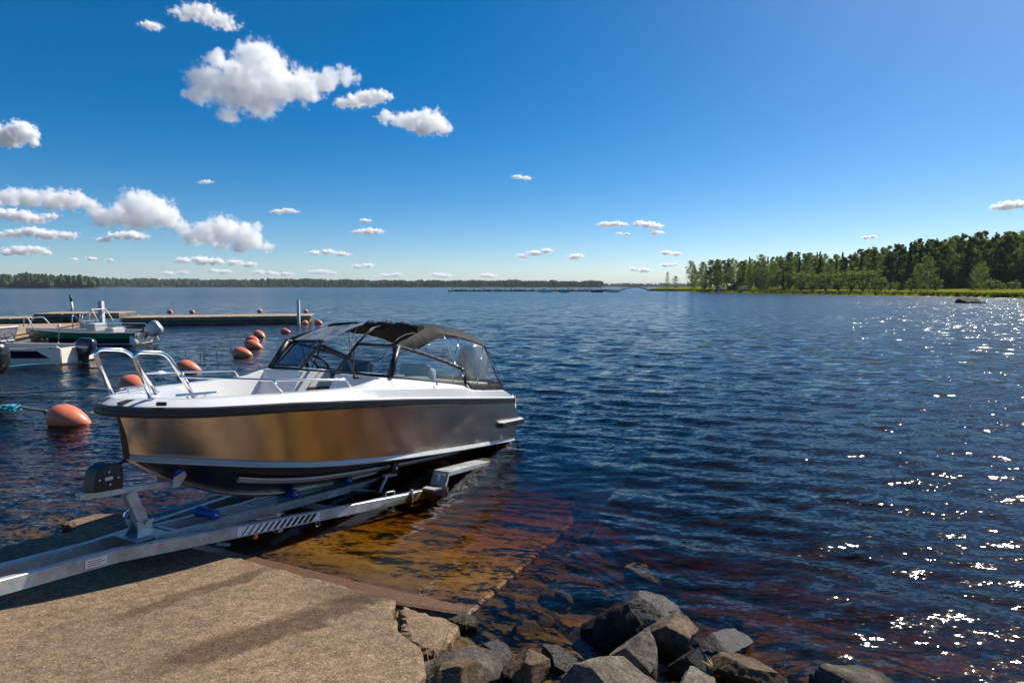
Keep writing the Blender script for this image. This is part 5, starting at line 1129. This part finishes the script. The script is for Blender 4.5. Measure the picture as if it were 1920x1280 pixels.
def mat_meadow():
    m, nt, b = nodes_of('meadow'); g = N(nt, 'ShaderNodeNewGeometry'); nz = N(nt, 'ShaderNodeTexNoise', i_Scale=.25, i_Detail=8.0); L(nt, g.outputs['Position'], nz.inputs['Vector'])
    L(nt, ramp(nt, nz.outputs[0], [(0.3, (0.08, 0.115, 0.01)), (0.5, (0.15, 0.17, 0.015)), (0.7, (0.22, 0.19, 0.03))]).outputs[0], b.inputs['Base Color']); b.inputs['Roughness'].default_value = 0.95; b.inputs['Specular IOR Level'].default_value = 0.0
mat_meadow()
shore_px = [(1215, 545.2), (1262, 545.6), (1300, 546.6), (1400, 549.2), (1480, 550.6), (1560, 551.8), (1700, 554.2), (1820, 556.8), (1925, 559), (2200, 566), (2700, 590)]
shore = [at_z(x, y, 0) for x, y in shore_px]
def shoreline(n=120):
    c = cr([tuple(p) for p in shore], n); return [p + Vector((1.2 * fbm(p * .11, 3), 1.5 * fbm(p * .13 + Vector((9, 0, 0)), 3), 0)) for p in c]
sl = shoreline(); m = MB(); rows = []
inl = Vector((.93, .36, 0))
for d, z in ((-2, -.6), (0, .05), (1.2, .45), (4, .7), (14, 1.0), (40, 1.6), (90, 2.2), (260, 2.6)):
    rows.append([p + inl * d * (1 if i > 14 else .12 + .06 * i) + Vector((0, 0, z + (.12 * fbm(p * .5, 3) if z > 0 else 0))) for i, p in enumerate(sl)])
m.grid(rows); pen = structure(m.build('peninsula', 'meadow', smooth=True)); pen['label'] = 'grassy peninsula shore on the right with yellow green meadow'
# reeds and shore grass fringe: nobody could count it
m = MB()
for i in range(5200):
    k = rng.uniform(2, 117); j = int(k); p = sl[j].lerp(sl[j + 1], k - j) + inl * rng.uniform(.2, 5.0) * (1 if j > 14 else .2); h_ = rng.uniform(.35, .95); a = rng.uniform(0, 3.14); d = Vector((math.cos(a), math.sin(a), 0)) * rng.uniform(.12, .4)
    zz = .25; m.add([p - d + Vector((0, 0, zz)), p + d + Vector((0, 0, zz)), p + d * .6 + Vector((.1, 0, zz + h_)), p - d * .5 + Vector((0, 0, zz + h_ * .9))], [(0, 1, 2, 3)])
mat_leaf('shore_grass', (0.06, 0.085, 0.008), (0.15, 0.16, 0.02), .4)
o = m.build('shore_grass', 'shore_grass', recalc=False); stuff(o); o['label'] = 'tall yellow green grass fringing the right shore'

def clump(m, c, r, n, size, rd, flat=.75):
    for _ in range(n):
        d = Vector((rd.gauss(0, 1), rd.gauss(0, 1), rd.gauss(0, 1))).normalized() * (rd.random() ** .45); p = Vector(c) + Vector((d.x * r, d.y * r, d.z * r * flat))
        n1 = Vector((rd.gauss(0, 1), rd.gauss(0, 1), rd.gauss(0, .8) + .5)).normalized(); u = n1.orthogonal().normalized(); v = n1.cross(u); s = size * rd.uniform(.6, 1.35)
        m.add([p + u * s, p + v * s * .7, p - u * s, p - v * s * .7], [(0, 1, 2, 3)])
def make_pine(seed):
    rd = random.Random(seed); cr_ = MB(); tr = MB(); H = 1.0; lean = rd.uniform(-.03, .03)
    ax = lambda z: Vector((lean * z * z + .01 * math.sin(z * 9 + seed), .01 * math.cos(z * 7 + seed), z))
    tr.tube([ax(z) for z in np.linspace(-.02, .97, 9)], [.0135 * (1 - .85 * z) for z in np.linspace(0, 1, 9)], 6)
    z = (.12, .2, .3, .16, .36)[seed % 5]
    while z < .985:
        q = (z - .3) / .7; rad = (.15 * (1 - max(q, 0)) ** .55 + .03) * rd.uniform(.6, 1.15)
        for _ in range(rd.choice((2, 3, 3))):
            a = rd.uniform(0, 6.28); e = ax(z) + Vector((math.cos(a) * rad, math.sin(a) * rad, rad * rd.uniform(-.15, .3)))
            tr.tube([ax(z), e], [.004, .0015], 4, caps=False); clump(cr_, ax(z).lerp(e, .75), rad * .42 + .018, 16, .017, rd, .55); clump(cr_, e, rad * .34 + .015, 14, .017, rd, .55)
        z += rd.uniform(.022, .045)
    clump(cr_, ax(.97), .035, 30, .014, rd, 1.0)
    return cr_.mesh('crown', False, False), tr.mesh('trunk', True), 'pine_needles', 'pine_bark'
def make_spruce(seed):
    rd = random.Random(seed); cr_ = MB(); tr = MB(); tr.tube([(0, 0, -.02), (0, 0, .5), (0, 0, .99)], [.014, .009, .002], 6); z = rd.uniform(.06, .14)
    while z < .99:
        rad = (.15 * (1 - z) ** .85 + .008) * rd.uniform(.75, 1.1)
        for k in range(5):
            a = rd.uniform(0, 6.28); e = Vector((math.cos(a) * rad, math.sin(a) * rad, z - rad * .3)); b = Vector((0, 0, z)); clump(cr_, b.lerp(e, .45), rad * .3 + .006, 5, .015, rd, .45); clump(cr_, b.lerp(e, .85), rad * .25 + .006, 6, .015, rd, .45)
            tr.tube([b, e], [.003, .001], 3, caps=False)
        z += .022
    return cr_.mesh('crown', False, False), tr.mesh('trunk', True), 'spruce_needles', 'grey_bark'
def make_birch(seed, w=.16):
    rd = random.Random(seed); cr_ = MB(); tr = MB(); ax = lambda z: Vector((.02 * math.sin(z * 5 + seed), .015 * math.cos(z * 6 + seed), z))
    tr.tube([ax(z) for z in np.linspace(-.02, .95, 8)], [.011 * (1 - .85 * z) for z in np.linspace(0, 1, 8)], 6); z = rd.uniform(.07, .14)
    while z < .98:
        q = (z - .15) / .85; rad = w * (math.sin(math.pi * min(1, q * .86 + .16)) ** .7) * rd.uniform(.6, 1.1) + .012
        for _ in range(3):
            a = rd.uniform(0, 6.28); e = ax(min(z, .95)) + Vector((math.cos(a) * rad, math.sin(a) * rad, rad * rd.uniform(.0, .6))); tr.tube([ax(z - .03), e], [.003, .001], 3, caps=False)
            clump(cr_, e, .032 + rad * .22, 18, .0115, rd, 1.05); clump(cr_, ax(z).lerp(e, .5), .03 + rad * .2, 10, .0115, rd, 1.0)
        z += rd.uniform(.025, .04)
    return cr_.mesh('crown', False, False), tr.mesh('trunk', True), 'birch_leaves', 'birch_bark'
def make_willow(seed):
    rd = random.Random(seed); cr_ = MB(); tr = MB()
    for k in range(6):
        a = k * 1.05 + rd.random(); e = Vector((math.cos(a) * rd.uniform(.2, .42), math.sin(a) * rd.uniform(.2, .42), rd.uniform(.55, .9))); tr.tube([(0, 0, -.02), e * .5 + Vector((0, 0, .08)), e], [.02, .013, .004], 5)
    for _ in range(34):
        a = rd.uniform(0, 6.28); r_ = rd.random() ** .5 * .46; z = rd.uniform(.12, .95) ; r_ *= math.sin(math.pi * min(.97, .2 + z * .72)) ** .6
        clump(cr_, (math.cos(a) * r_, math.sin(a) * r_, z), rd.uniform(.09, .15), 34, .024, rd, .8)
    return cr_.mesh('crown', False, False), tr.mesh('trunk', True), 'willow_leaves', 'grey_bark'
KIND = {'pine': [make_pine(k) for k in (1, 2, 3, 4, 5)], 'spruce': [make_spruce(k) for k in (11, 12, 13)], 'birch': [make_birch(21), make_birch(22, .2), make_birch(23, .14), make_birch(24, .18)], 'willow': [make_willow(31), make_willow(32), make_willow(33)]}
def tree(kind, px, pytop, dist, label, group=None, width=1.0, zb=None, k=None):
    b = at_y(px, HORIZ, dist); zb = (1.0 + .0 * dist) if zb is None else zb; top = at_y(px, pytop, dist).z; H = top - zb
    v = KIND[kind][rng.integers(len(KIND[kind])) if k is None else k]
    o = empty(kind + '_tree' if kind != 'willow' else 'willow_bush', label, 'tree' if kind != 'willow' else 'bush', loc=(b.x, b.y, zb - .3), rz=rng.uniform(0, 6.28), group=group)
    wd = width * rng.uniform(.9, 1.15); o.scale = (H * wd, H * wd, H)
    link('crown', v[0], v[2], o); link('trunk', v[1], v[3], o); return o
# outline of the wood: (x, top y) read along the shore
SK = [(1288, 494), (1300, 487), (1318, 489), (1345, 487), (1365, 484), (1392, 488), (1425, 476), (1450, 484), (1478, 471), (1512, 474), (1530, 470), (1560, 474), (1600, 470), (1632, 465), (1660, 463), (1680, 457), (1715, 449), (1742, 446), (1756, 452), (1786, 440), (1802, 437), (1832, 434), (1852, 438), (1882, 433), (1912, 430), (1960, 428), (2100, 420)]
sk = lambda x: float(np.interp(x, [a for a, _ in SK], [b for _, b in SK]))
dd = lambda x: float(np.interp(x, [1250, 1300, 1400, 1500, 1600, 1700, 1800, 1920, 2100], [300, 292, 252, 238, 228, 214, 204, 192, 176]))
GT = 'trees of the wood on the right shore'
# named front trees
for kd, px, py, dd_, wd, lab in (
    ('birch', 1251, 508, 296, .62, 'slim lone birch at the very tip of the right shore'), ('birch', 1266, 516, 294, 1.15, 'small round tree beside the slim birch at the tip'),
    ('birch', 1296, 487, 286, 1.05, 'first full birch of the wood after the gap at the tip'), ('birch', 1316, 489, 282, .8, 'narrow birch left of the dark pine pair'),
    ('pine', 1331, 486, 280, 1.25, 'dark pine of a pair near the left end of the wood'), ('pine', 1346, 488, 276, 1.2, 'second dark pine of the pair near the left end'),
    ('pine', 1366, 483, 270, .95, 'tall ragged pine right of the dark pair'), ('birch', 1384, 491, 262, 1.15, 'light green birch right of the ragged pine'),
    ('birch', 1424, 475, 246, 1.3, 'broad tall deciduous tree rising above its neighbours'), ('birch', 1405, 494, 250, .9, 'birch left of the broad tall tree'), ('birch', 1450, 490, 240, 1.0, 'birch right of the broad tall tree'),
    ('pine', 1479, 470, 234, .85, 'narrow pine topped tree with bare trunk by the meadow'), ('spruce', 1468, 505, 228, .9, 'small dark spruce in front of the narrow pine'),
    ('birch', 1738, 478, 186, 1.35, 'bright yellow green birch in front of the dark wood'), ('birch', 1720, 492, 190, 1.1, 'lower bright green birch left of the brightest one'), ('spruce', 1692, 505, 192, .9, 'young dark spruce at the edge of the meadow'),
    ('birch', 1838, 486, 180, .8, 'pale green birch among the tall pines at right'), ('birch', 1826, 496, 178, .9, 'low pale birch left of the pale green birch'), ('willow', 1900, 522, 172, .9, 'grey green bush at the foot of the right pines')):
    tree(kd, px, py, dd_, lab, width=wd)
for k, px in enumerate((1502, 1524, 1548, 1572, 1596, 1618, 1640)):
    tree('willow', px, 504 + rng.uniform(-6, 8), dd(px) - 26, 'rounded grey green willow in the row behind the meadow', 'row of willows behind the meadow', 1.0)
for px in (1630, 1652, 1668, 1684, 1708, 1756, 1862, 1880): tree('willow', px, 523 + rng.uniform(-6, 5), dd(px) - 24, 'low bush at the foot of the wood behind the meadow', 'low bushes under the wood', 1.0)
for row, (step, d0, dz) in enumerate(((10, 4, 0), (10, 14, 3), (10, 26, 6), (9, 44, 9))):
    x = (1392, 1330, 1300, 1296)[row] + row * 2
    while x < 1985:
        big = x > 1660; kd = rng.choice(['pine', 'spruce', 'birch'], p=[.62, .26, .12] if big else [.5, .2, .3]); j = rng.uniform(-3, 12) + dz if rng.random() < .75 else rng.uniform(-4, 3)
        lab = {'pine': 'tall dark pine in the thick of the right shore wood', 'spruce': 'pointed dark spruce in the thick of the right shore wood', 'birch': 'light birch in the thick of the right shore wood'}[kd]
        tree(str(kd), x + rng.uniform(-3, 3), sk(x) + j, dd(x) + d0, lab, GT, rng.uniform(.62, .9)); x += step * rng.uniform(.75, 1.25) * (1.2 if big else 1)
x = 1500.0
while x < 1960:
    tree(str(rng.choice(['spruce', 'birch', 'pine'])), x, 516 + rng.uniform(-9, 8), dd(x) + rng.uniform(-8, 6), 'young tree in the undergrowth along the edge of the wood', 'young trees along the edge of the wood', 1.15); x += rng.uniform(6, 12)
# small huts, cars and a boat under the trees
def hut(px, py, d, sx, sy, sz, mat, label, cat):
    b = at_y(px, py, d); o = empty('shore_hut', label, cat, loc=(b.x, b.y, .7)); m = MB(); m.box((0, 0, sz / 2), (sx, sy, sz)); m.build('wall', mat, o); m = MB(); m.add([(-sx * .6, -sy * .6, sz), (sx * .6, -sy * .6, sz), (sx * .6, sy * .6, sz), (-sx * .6, sy * .6, sz), (-sx * .6, 0, sz * 1.5), (sx * .6, 0, sz * 1.5)], [(0, 1, 5, 4), (2, 3, 4, 5), (0, 4, 3), (1, 2, 5)]); m.build('roof', 'dark_recess', o)
hut(1372, 544, 262, 3.2, 2.5, 2.0, 'pine_bark', 'small brown hut between the trees on the right shore', 'hut')
def far_boat(px, py, d, L_, label, mat='boat_white', cabin=False):
    b = at_y(px, py, d); o = empty('far_boat', label, 'boat', loc=(b.x, b.y, .0), group='small boats along the far breakwater'); m = MB(); rows = []
    for q in np.linspace(0, 1, 9):
        hw = .9 * (1 - max(0, q - .5) ** 2 * 3.9); rows.append([(q * L_ - L_ / 2, s * hw * k, z) for s, k, z in ((1, 1, .75 + .3 * q * q), (1, .8, 0), (-1, .8, 0), (-1, 1, .75 + .3 * q * q))])
    m.grid(rows, close_u=True); m.build('hull', mat, o)
    m = MB(); m.bbox((-.2, 0, 1.2), (L_ * .35, 1.2, .9 if cabin else .5), .15); m.build('cabin', 'boat_white', o)
b_ = at_y(1348, 547, 258); car = empty('parked_car', 'white parked car under the trees near the tip of the right shore', 'car', loc=(b_.x, b_.y, .8))
m = MB(); m.bbox((0, 0, .55), (4.2, 1.7, .6), .2); m.build('body', 'boat_white', car, smooth=40); m = MB(); m.bbox((-.2, 0, 1.1), (2.2, 1.5, .6), .22); m.build('cabin', 'frame_black', car, smooth=40)
for x in (-1.3, 1.3):
    for y in (-.82, .82): m = MB(); m.lathe([(.2, -.1), (.32, -.09), (.32, .09), (.2, .1)], (x, y, .3), (0, 1, 0), 12); m.build('wheel', 'tyre', car)
b_ = at_y(1398, 545, 256); car2 = empty('parked_van', 'white van parked among the trees right of the car', 'van', loc=(b_.x, b_.y, .9), rz=.5)
m = MB(); m.bbox((0, 0, 1.0), (4.6, 1.9, 1.5), .25); m.build('body', 'boat_white', car2, smooth=40); m = MB(); m.bbox((1.6, 0, 1.45), (1.0, 1.93, .5), .1); m.build('window', 'frame_black', car2)
for x in (-1.4, 1.4):
    for y in (-.9, .9): m = MB(); m.lathe([(.2, -.1), (.34, -.09), (.34, .09), (.2, .1)], (x, y, .32), (0, 1, 0), 12); m.build('wheel', 'tyre', car2)
# breakwater of stones, jetty boats and arched footbridge
bwA, bwB = at_z(843, 546.2), at_z(1160, 546.2)
m = MB()
for i in range(420):
    q = i / 420; p = bwA.lerp(bwB, q) + Vector((rng.normal(0, .5), rng.normal(0, .7), rng.uniform(-.1, .45))); d = rng.uniform(.5, 1.05)
    bm = bmesh.new(); bmesh.ops.create_icosphere(bm, subdivisions=1, radius=d)
    for v in bm.verts: v.co *= rng.uniform(.75, 1.2)
    m.bm(bm, Matrix.Translation(p))
o = m.build('breakwater', 'rock_light'); stuff(o); o['label'] = 'long low breakwater of pale boulders far out in the lake'
far_boat(1022, 546.5, 262, 6.0, 'white cabin boat lying off the far breakwater', cabin=True); far_boat(1058, 546.8, 258, 4.5, 'blue boat lying off the far breakwater', 'rope_teal'); far_boat(1120, 546.6, 260, 5.0, 'dark boat lying off the far breakwater', 'dark_paint'); far_boat(1150, 546.8, 256, 4.5, 'white boat beside the arched footbridge')
brA, brB = at_z(1163, 546, 0), at_z(1216, 545.6, 0); br = empty('footbridge', 'dark arched wooden footbridge between breakwater and right shore', 'bridge', loc=brA)
dv = brB - brA; arc = lambda q, z=0: dv * q + Vector((0, 0, .5 + 1.75 * math.sin(math.pi * q) ** .85 + z))
m = MB(); m.grid([[arc(q) + Vector((0, s, z)) for q in np.linspace(0, 1, 21)] for s, z in ((-1, 0), (1, 0), (1, -.35), (-1, -.35))], False); m.build('deck', 'dark_recess', br)
for s in (-1, 1):
    m = MB(); m.tube([arc(q, 1.0) + Vector((0, s, 0)) for q in np.linspace(0, 1, 21)], .07, 5); hr = m.build('handrail', 'dark_recess', br)
    for q in np.linspace(.04, .96, 12): m = MB(); m.tube([arc(q) + Vector((0, s, 0)), arc(q, 1.0) + Vector((0, s, 0))], .05, 4); m.build('baluster', 'dark_recess', hr)
# skerry with dark boulders on the right
sk0 = at_z(1818, 568.5); o = link('skerry_rock', rock_mesh('skerry_rock', (4.6, 2.4, 2.0), 91, 9, 4, .25), 'rock_dark'); o.location = (sk0.x, sk0.y + .8, -.05); tag(o, 'low dark rock standing in the lake before the right shore', 'rock')
o = link('skerry_rock', rock_mesh('skerry_rock', (1.0, .8, .5), 92, 9, 3, .2), 'rock_grey'); o.location = (sk0.x + 3.2, sk0.y + 1.4, 0); tag(o, 'tiny stone just right of the dark rock in the lake', 'rock')

# far wooded shores: hills with joined conifers, one mass each
def far_wood(name, label, pts, dist, ntree, th, seed, ks):
    """pts: (px, skyline y) at that distance"""
    rd = random.Random(seed); xs = [a for a, _ in pts]; ys = [b for _, b in pts]; m = MB(); rows = [[], [], [], []]
    for i in range(61):
        px = xs[0] + (xs[-1] - xs[0]) * i / 60; sky_z = max(1.5, at_y(px, float(np.interp(px, xs, ys)), dist * 1.12).z - th * 1.12); b = at_y(px, HORIZ, dist)
        for r_, (k, z) in enumerate(((1, -1.0), (1.004, .8), (1.06, .8 + sky_z * .55), (1.14, .8 + sky_z))): rows[r_].append(Vector((b.x * k, b.y * k, z)))
    m.grid(rows); hill = structure(m.build(name + '_hill', 'far_forest', smooth=True))
    t = MB()
    for i in range(ntree):
        k = rd.random(); px = rd.uniform(xs[0], xs[-1]); kk = 1.004 + .136 * k ** .8; sky_z = max(1.5, at_y(px, float(np.interp(px, xs, ys)), dist * 1.12).z - th * 1.12); gz = .6 + sky_z * ((kk - 1.004) / .136) ** .9
        b = at_y(px, HORIZ, dist); c = Vector((b.x * kk, b.y * kk, gz)); h_ = th * (rd.uniform(.45, 1.15) + .12 * math.sin(px * .13 + seed) * math.sin(px * .047)); w_ = th * rd.uniform(.14, .34); ns = 6; con = rd.random() < ks
        prof = [(.7, .1), (1, .3), (.65, .65), (.1, 1)] if con else [(.5, .12), (1, .4), (.9, .7), (.25, .97)]
        a0 = rd.uniform(0, 6); vs = []; fs = []
        for (pr, pz) in prof:
            for q in range(ns): vs.append(c + Vector((math.cos(a0 + q * 1.0472) * w_ * pr * rd.uniform(.7, 1.3), math.sin(a0 + q * 1.0472) * w_ * pr * rd.uniform(.7, 1.3), h_ * (pz + rd.uniform(-.05, .05)))))
        for r_ in range(3):
            for q in range(ns): fs.append((r_ * ns + q, r_ * ns + (q + 1) % ns, (r_ + 1) * ns + (q + 1) % ns, (r_ + 1) * ns + q))
        fs.append(tuple(range(3 * ns, 4 * ns))); t.add(vs, fs)
    o = t.build(name, 'far_forest', recalc=False); stuff(o); o['label'] = label
far_wood('near_headland_wood', 'nearer wooded headland at the left edge of the far shore', [(-260, 512), (0, 515), (40, 510), (100, 513), (140, 519), (176, 530), (182, 536)], 800, 1500, 15, 1, .35)
far_wood('far_shore_wood', 'dark unbroken forest along the far shore', [(-300, 522), (120, 520), (200, 519), (330, 521), (420, 523), (560, 521), (700, 524), (850, 525), (960, 524), (1080, 527), (1130, 531)], 1500, 6500, 15, 2, .4)
far_wood('distant_wood', 'pale distant forest behind the footbridge', [(1090, 533), (1150, 531.5), (1210, 531), (1270, 533), (1330, 533)], 2600, 700, 15, 3, .7)

# ================================================================== CLOUDS
def mat_cloud():
    m = bpy.data.materials.new('cloud_vapour'); m.use_nodes = True; nt = m.node_tree; nt.nodes.remove(nt.nodes['Principled BSDF']); MATS['cloud_vapour'] = m
mat_cloud()
def cloud(lobes, label, seed, alt=1200.0, tau=2.8, group=None, rough=1.25, soft=.42):
    """lobes: (px, py, radius px), all at the distance where the cloud height is alt. Vapour density falls off around
    the lobes and is frayed by fractal noise, so the rims are soft."""
    cx = sum(l[0] for l in lobes) / len(lobes); cyy = sum(l[1] for l in lobes) / len(lobes)
    el = (HORIZ - cyy) / FPX; dist = min(alt / max(el, .02), 40000)
    c0 = at_y(cx, cyy, dist); rd = random.Random(seed); bm = bmesh.new(); rmax = max(l[2] for l in lobes); unit = rmax / FPX * dist; pos = []
    for px, py, r_ in lobes:
        p = at_y(px, py, dist) - c0; rr = r_ / FPX * dist; p.y += rd.uniform(-.4, .4) * rr; pos.append((p, rr))
        bmesh.ops.create_icosphere(bm, subdivisions=2, radius=rr * 1.42, matrix=Matrix.Translation(p) @ Matrix.Diagonal((1.1 if rmax > 25 else (1.4 if rmax > 15 else 2.5), 1.15, 1.0 if rmax > 15 else 1.05, 1)))
    me = bpy.data.meshes.new('cloud'); bm.to_mesh(me); bm.free(); o = bpy.data.objects.new('tmp', me); COL.objects.link(o)
    rm = o.modifiers.new('r', 'REMESH'); rm.mode = 'VOXEL'; rm.voxel_size = unit * .22; dg = bpy.context.evaluated_depsgraph_get()
    me2 = bpy.data.meshes.new_from_object(o.evaluated_get(dg)); bpy.data.objects.remove(o); me2.materials.clear()
    m = bpy.data.materials.new('cloud_vapour'); m.use_nodes = True; nt = m.node_tree; nt.nodes.remove(nt.nodes['Principled BSDF']); m.cycles.volume_step_rate = CLOUD_STEP
    tc = N(nt, 'ShaderNodeTexCoord'); f = None
    wn = N(nt, 'ShaderNodeTexNoise', i_Scale=1.5 / unit, i_Detail=2.0); L(nt, tc.outputs['Object'], wn.inputs['Vector'])          # warp
    wsb = N(nt, 'ShaderNodeVectorMath', operation='MULTIPLY_ADD'); wsb.inputs[1].default_value = (unit * .9,) * 3; wsb.inputs[2].default_value = (-unit * .45,) * 3; L(nt, wn.outputs['Color'], wsb.inputs[0])
    ad = N(nt, 'ShaderNodeVectorMath', operation='ADD'); L(nt, tc.outputs['Object'], ad.inputs[0]); L(nt, wsb.outputs[0], ad.inputs[1])
    sq = N(nt, 'ShaderNodeVectorMath', operation='MULTIPLY'); flat = 1.18 if rmax > 15 else 1.5; wide = 1.0 if rmax > 25 else (.85 if rmax > 15 else .5); sq.inputs[1].default_value = (wide, 1, flat); L(nt, ad.outputs[0], sq.inputs[0])
    for p, rr in pos:
        d = N(nt, 'ShaderNodeVectorMath', operation='DISTANCE'); L(nt, sq.outputs[0], d.inputs[0]); d.inputs[1].default_value = (p.x * wide, p.y, p.z * flat)
        g = math_(nt, 'MULTIPLY_ADD', d.outputs['Value'], -1.0 / rr, 1.0); f = g if f is None else math_(nt, 'SMOOTH_MAX', f, g, 0.3)
    nz = N(nt, 'ShaderNodeTexNoise', i_Scale=(2.8 if rmax > 15 else 1.7) / unit, i_Detail=8.0, i_Roughness=0.66); nz.noise_dimensions = '4D'; nz.inputs['W'].default_value = seed * 3.7; L(nt, tc.outputs['Object'], nz.inputs['Vector'])
    e = math_(nt, 'MULTIPLY_ADD', nz.outputs[0], 2.5 * rough, -1.25 * rough); e = math_(nt, 'ADD', math_(nt, 'ADD', f, e), .06)
    mr = N(nt, 'ShaderNodeMapRange', interpolation_type='SMOOTHSTEP'); mr.inputs['From Max'].default_value = soft; L(nt, e, mr.inputs['Value'])
    v = N(nt, 'ShaderNodeVolumePrincipled'); v.inputs['Color'].default_value = (1, 1, 1, 1); v.inputs['Anisotropy'].default_value = .3
    L(nt, math_(nt, 'MULTIPLY', mr.outputs[0], tau / unit), v.inputs['Density']); L(nt, v.outputs[0], nt.nodes['Material Output'].inputs['Volume'])
    o = link('cloud', me2, m); o.location = c0; return tag(o, label, 'cloud', group)
CLOUD_STEP = 0.3
cloud([(490, 118, 38), (440, 135, 34), (400, 110, 18), (395, 160, 34), (370, 180, 20), (455, 172, 44), (520, 150, 40), (565, 160, 34), (612, 152, 24), (652, 146, 20), (425, 218, 20), (490, 190, 32)], 'big bright white cumulus high on the left', 1)
cloud([(640, 192, 12), (665, 188, 15), (690, 186, 16), (712, 182, 14), (727, 180, 8)], 'flat white cloud just right of the big cumulus', 2)
cloud([(722, 220, 13), (750, 224, 15), (778, 228, 20), (805, 228, 24), (826, 238, 16), (790, 244, 14)], 'white cloud lowest right of the big cumulus', 3)
cloud([(355, 26, 14), (380, 22, 15), (402, 34, 15), (424, 48, 12), (365, 34, 10)], 'thin ragged cloud at the top edge above the big cumulus', 4, tau=3, rough=2.0, soft=.8)
cloud([(278, 46, 8), (288, 50, 8)], 'tiny wisp left of the thin ragged cloud', 5, tau=3, rough=2, soft=.8)
cloud([(10, 256, 20), (35, 245, 20), (58, 252, 12), (-10, 250, 20), (66, 268, 8)], 'white cloud cut by the left edge at mid height', 6, tau=6)
cloud([(20, 368, 18), (60, 372, 20), (100, 374, 22), (140, 376, 20), (170, 384, 14), (-20, 372, 20)], 'long white cloud at the left edge of the low cloud bank', 7)
cloud([(200, 408, 24), (235, 402, 28), (268, 385, 30), (295, 395, 28), (320, 410, 24), (270, 412, 24), (338, 424, 14)], 'tall puffy cloud in the middle of the low cloud bank', 8)
cloud([(360, 440, 20), (390, 436, 24), (425, 432, 28), (455, 440, 26), (480, 455, 18), (500, 462, 12), (410, 458, 16), (450, 462, 16), (478, 428, 12)], 'white cloud at the right end of the low cloud bank', 9)
GC = 'small flat clouds low on the left'
for i, ls in enumerate(([(10, 400, 12), (40, 405, 14), (70, 412, 10), (95, 405, 8)], [(30, 438, 10), (60, 434, 12), (90, 440, 12), (125, 442, 10), (5, 440, 8)], [(15, 472, 9), (45, 470, 12), (70, 468, 10), (85, 474, 6)], [(215, 442, 9), (240, 440, 11), (260, 444, 8), (196, 450, 7)], [(345, 488, 8), (375, 488, 10), (405, 490, 9), (440, 492, 8), (470, 496, 7)], [(140, 486, 4), (170, 485, 5), (205, 488, 4)])):
    cloud(ls, ['flat cloud under the long cloud at the left edge', 'thin flat cloud strip halfway down the left bank', 'lowest flat cloud at the left edge', 'small flat cloud between the left and middle banks', 'long flat cloud under the right end of the bank', 'faint cloud streak just above the left forest'][i], 20 + i, tau=6, group=GC, rough=1.7, soft=.7)
for i, (ls, lab) in enumerate((([(670, 435, 6), (690, 433, 8), (708, 434, 7)], 'small cloud left of centre, highest of the small ones there'), ([(590, 474, 6), (615, 472, 7), (640, 476, 6), (652, 477, 4)], 'small stretched cloud low left of centre'), ([(520, 397, 6), (540, 395, 6), (555, 397, 4)], 'small cloud right of the low bank'), ([(970, 332, 5), (985, 334, 5)], 'tiny wisp in the middle of the sky'), ([(980, 480, 6), (1003, 474, 7), (1025, 470, 6)], 'small slanting cloud right of centre'), ([(1135, 421, 7), (1155, 420, 7), (1168, 422, 5)], 'left one of the pair of small clouds right of centre'), ([(1200, 418, 6), (1213, 421, 8), (1228, 424, 7), (1232, 436, 6)], 'right one of the pair of small clouds right of centre'), ([(1872, 389, 8), (1895, 385, 11), (1915, 384, 9)], 'small cloud at the right edge above the trees'), ([(1250, 474, 5), (1268, 476, 5)], 'tiny cloud left of the right shore wood'), ([(1160, 438, 3), (1175, 439, 3)], 'tiny shred below the pair of small clouds'), ([(682, 413, 4), (688, 414, 4)], 'tiny shred above the small cloud left of centre'), ([(388, 341, 5), (380, 342, 4)], 'faint tiny cloud under the big cumulus'), ([(1250, 497, 5), (1262, 496, 4)], 'tiny cloud just above the tip of the right shore'), ([(1190, 505, 5), (1210, 507, 6)], 'tiny low cloud above the footbridge'), ([(1625, 445, 4), (1635, 444, 4)], 'faint tiny cloud above the right wood'))):
    cloud(ls, lab, 40 + i, tau=5, group='small scattered clouds', rough=1.8, soft=.7)
for i in (0, 2, 4, 6, 8, 9, 11, 13, 15):
    px = [330, 400, 427, 470, 520, 560, 610, 660, 690, 730, 780, 830, 880, 920, 1000, 1085][i]; py = [512, 516, 508, 517, 512, 514, 510, 514, 498, 516, 512, 516, 515, 517, 520, 481][i]
    wz = rng.uniform(.6, 2.2); cloud([(px + (k_ - 2) * 8 * wz + rng.uniform(-4, 4), py + rng.uniform(-2, 2), rng.uniform(2.5, 6.5)) for k_ in range(int(rng.integers(3, 6)))], 'tiny pale cloud in the row just above the far shore', 60 + i, tau=3.5, group='row of tiny clouds above the far shore', rough=2.0, soft=.8)

# ================================================================== AIR
def haze():
    m = bpy.data.materials.new('air'); m.use_nodes = True; nt = m.node_tree; nt.nodes.remove(nt.nodes['Principled BSDF'])
    v = N(nt, 'ShaderNodeVolumePrincipled'); v.inputs['Color'].default_value = (.82, .9, 1, 1); v.inputs['Density'].default_value = 0.7e-4; L(nt, v.outputs[0], nt.nodes['Material Output'].inputs['Volume'])
    b = MB(); b.box((0, 0, 42), (130000 * 2, 130000 * 2, 98)); o = b.build('haze', m); stuff(o); o['label'] = 'thin summer haze over the lake'
haze()
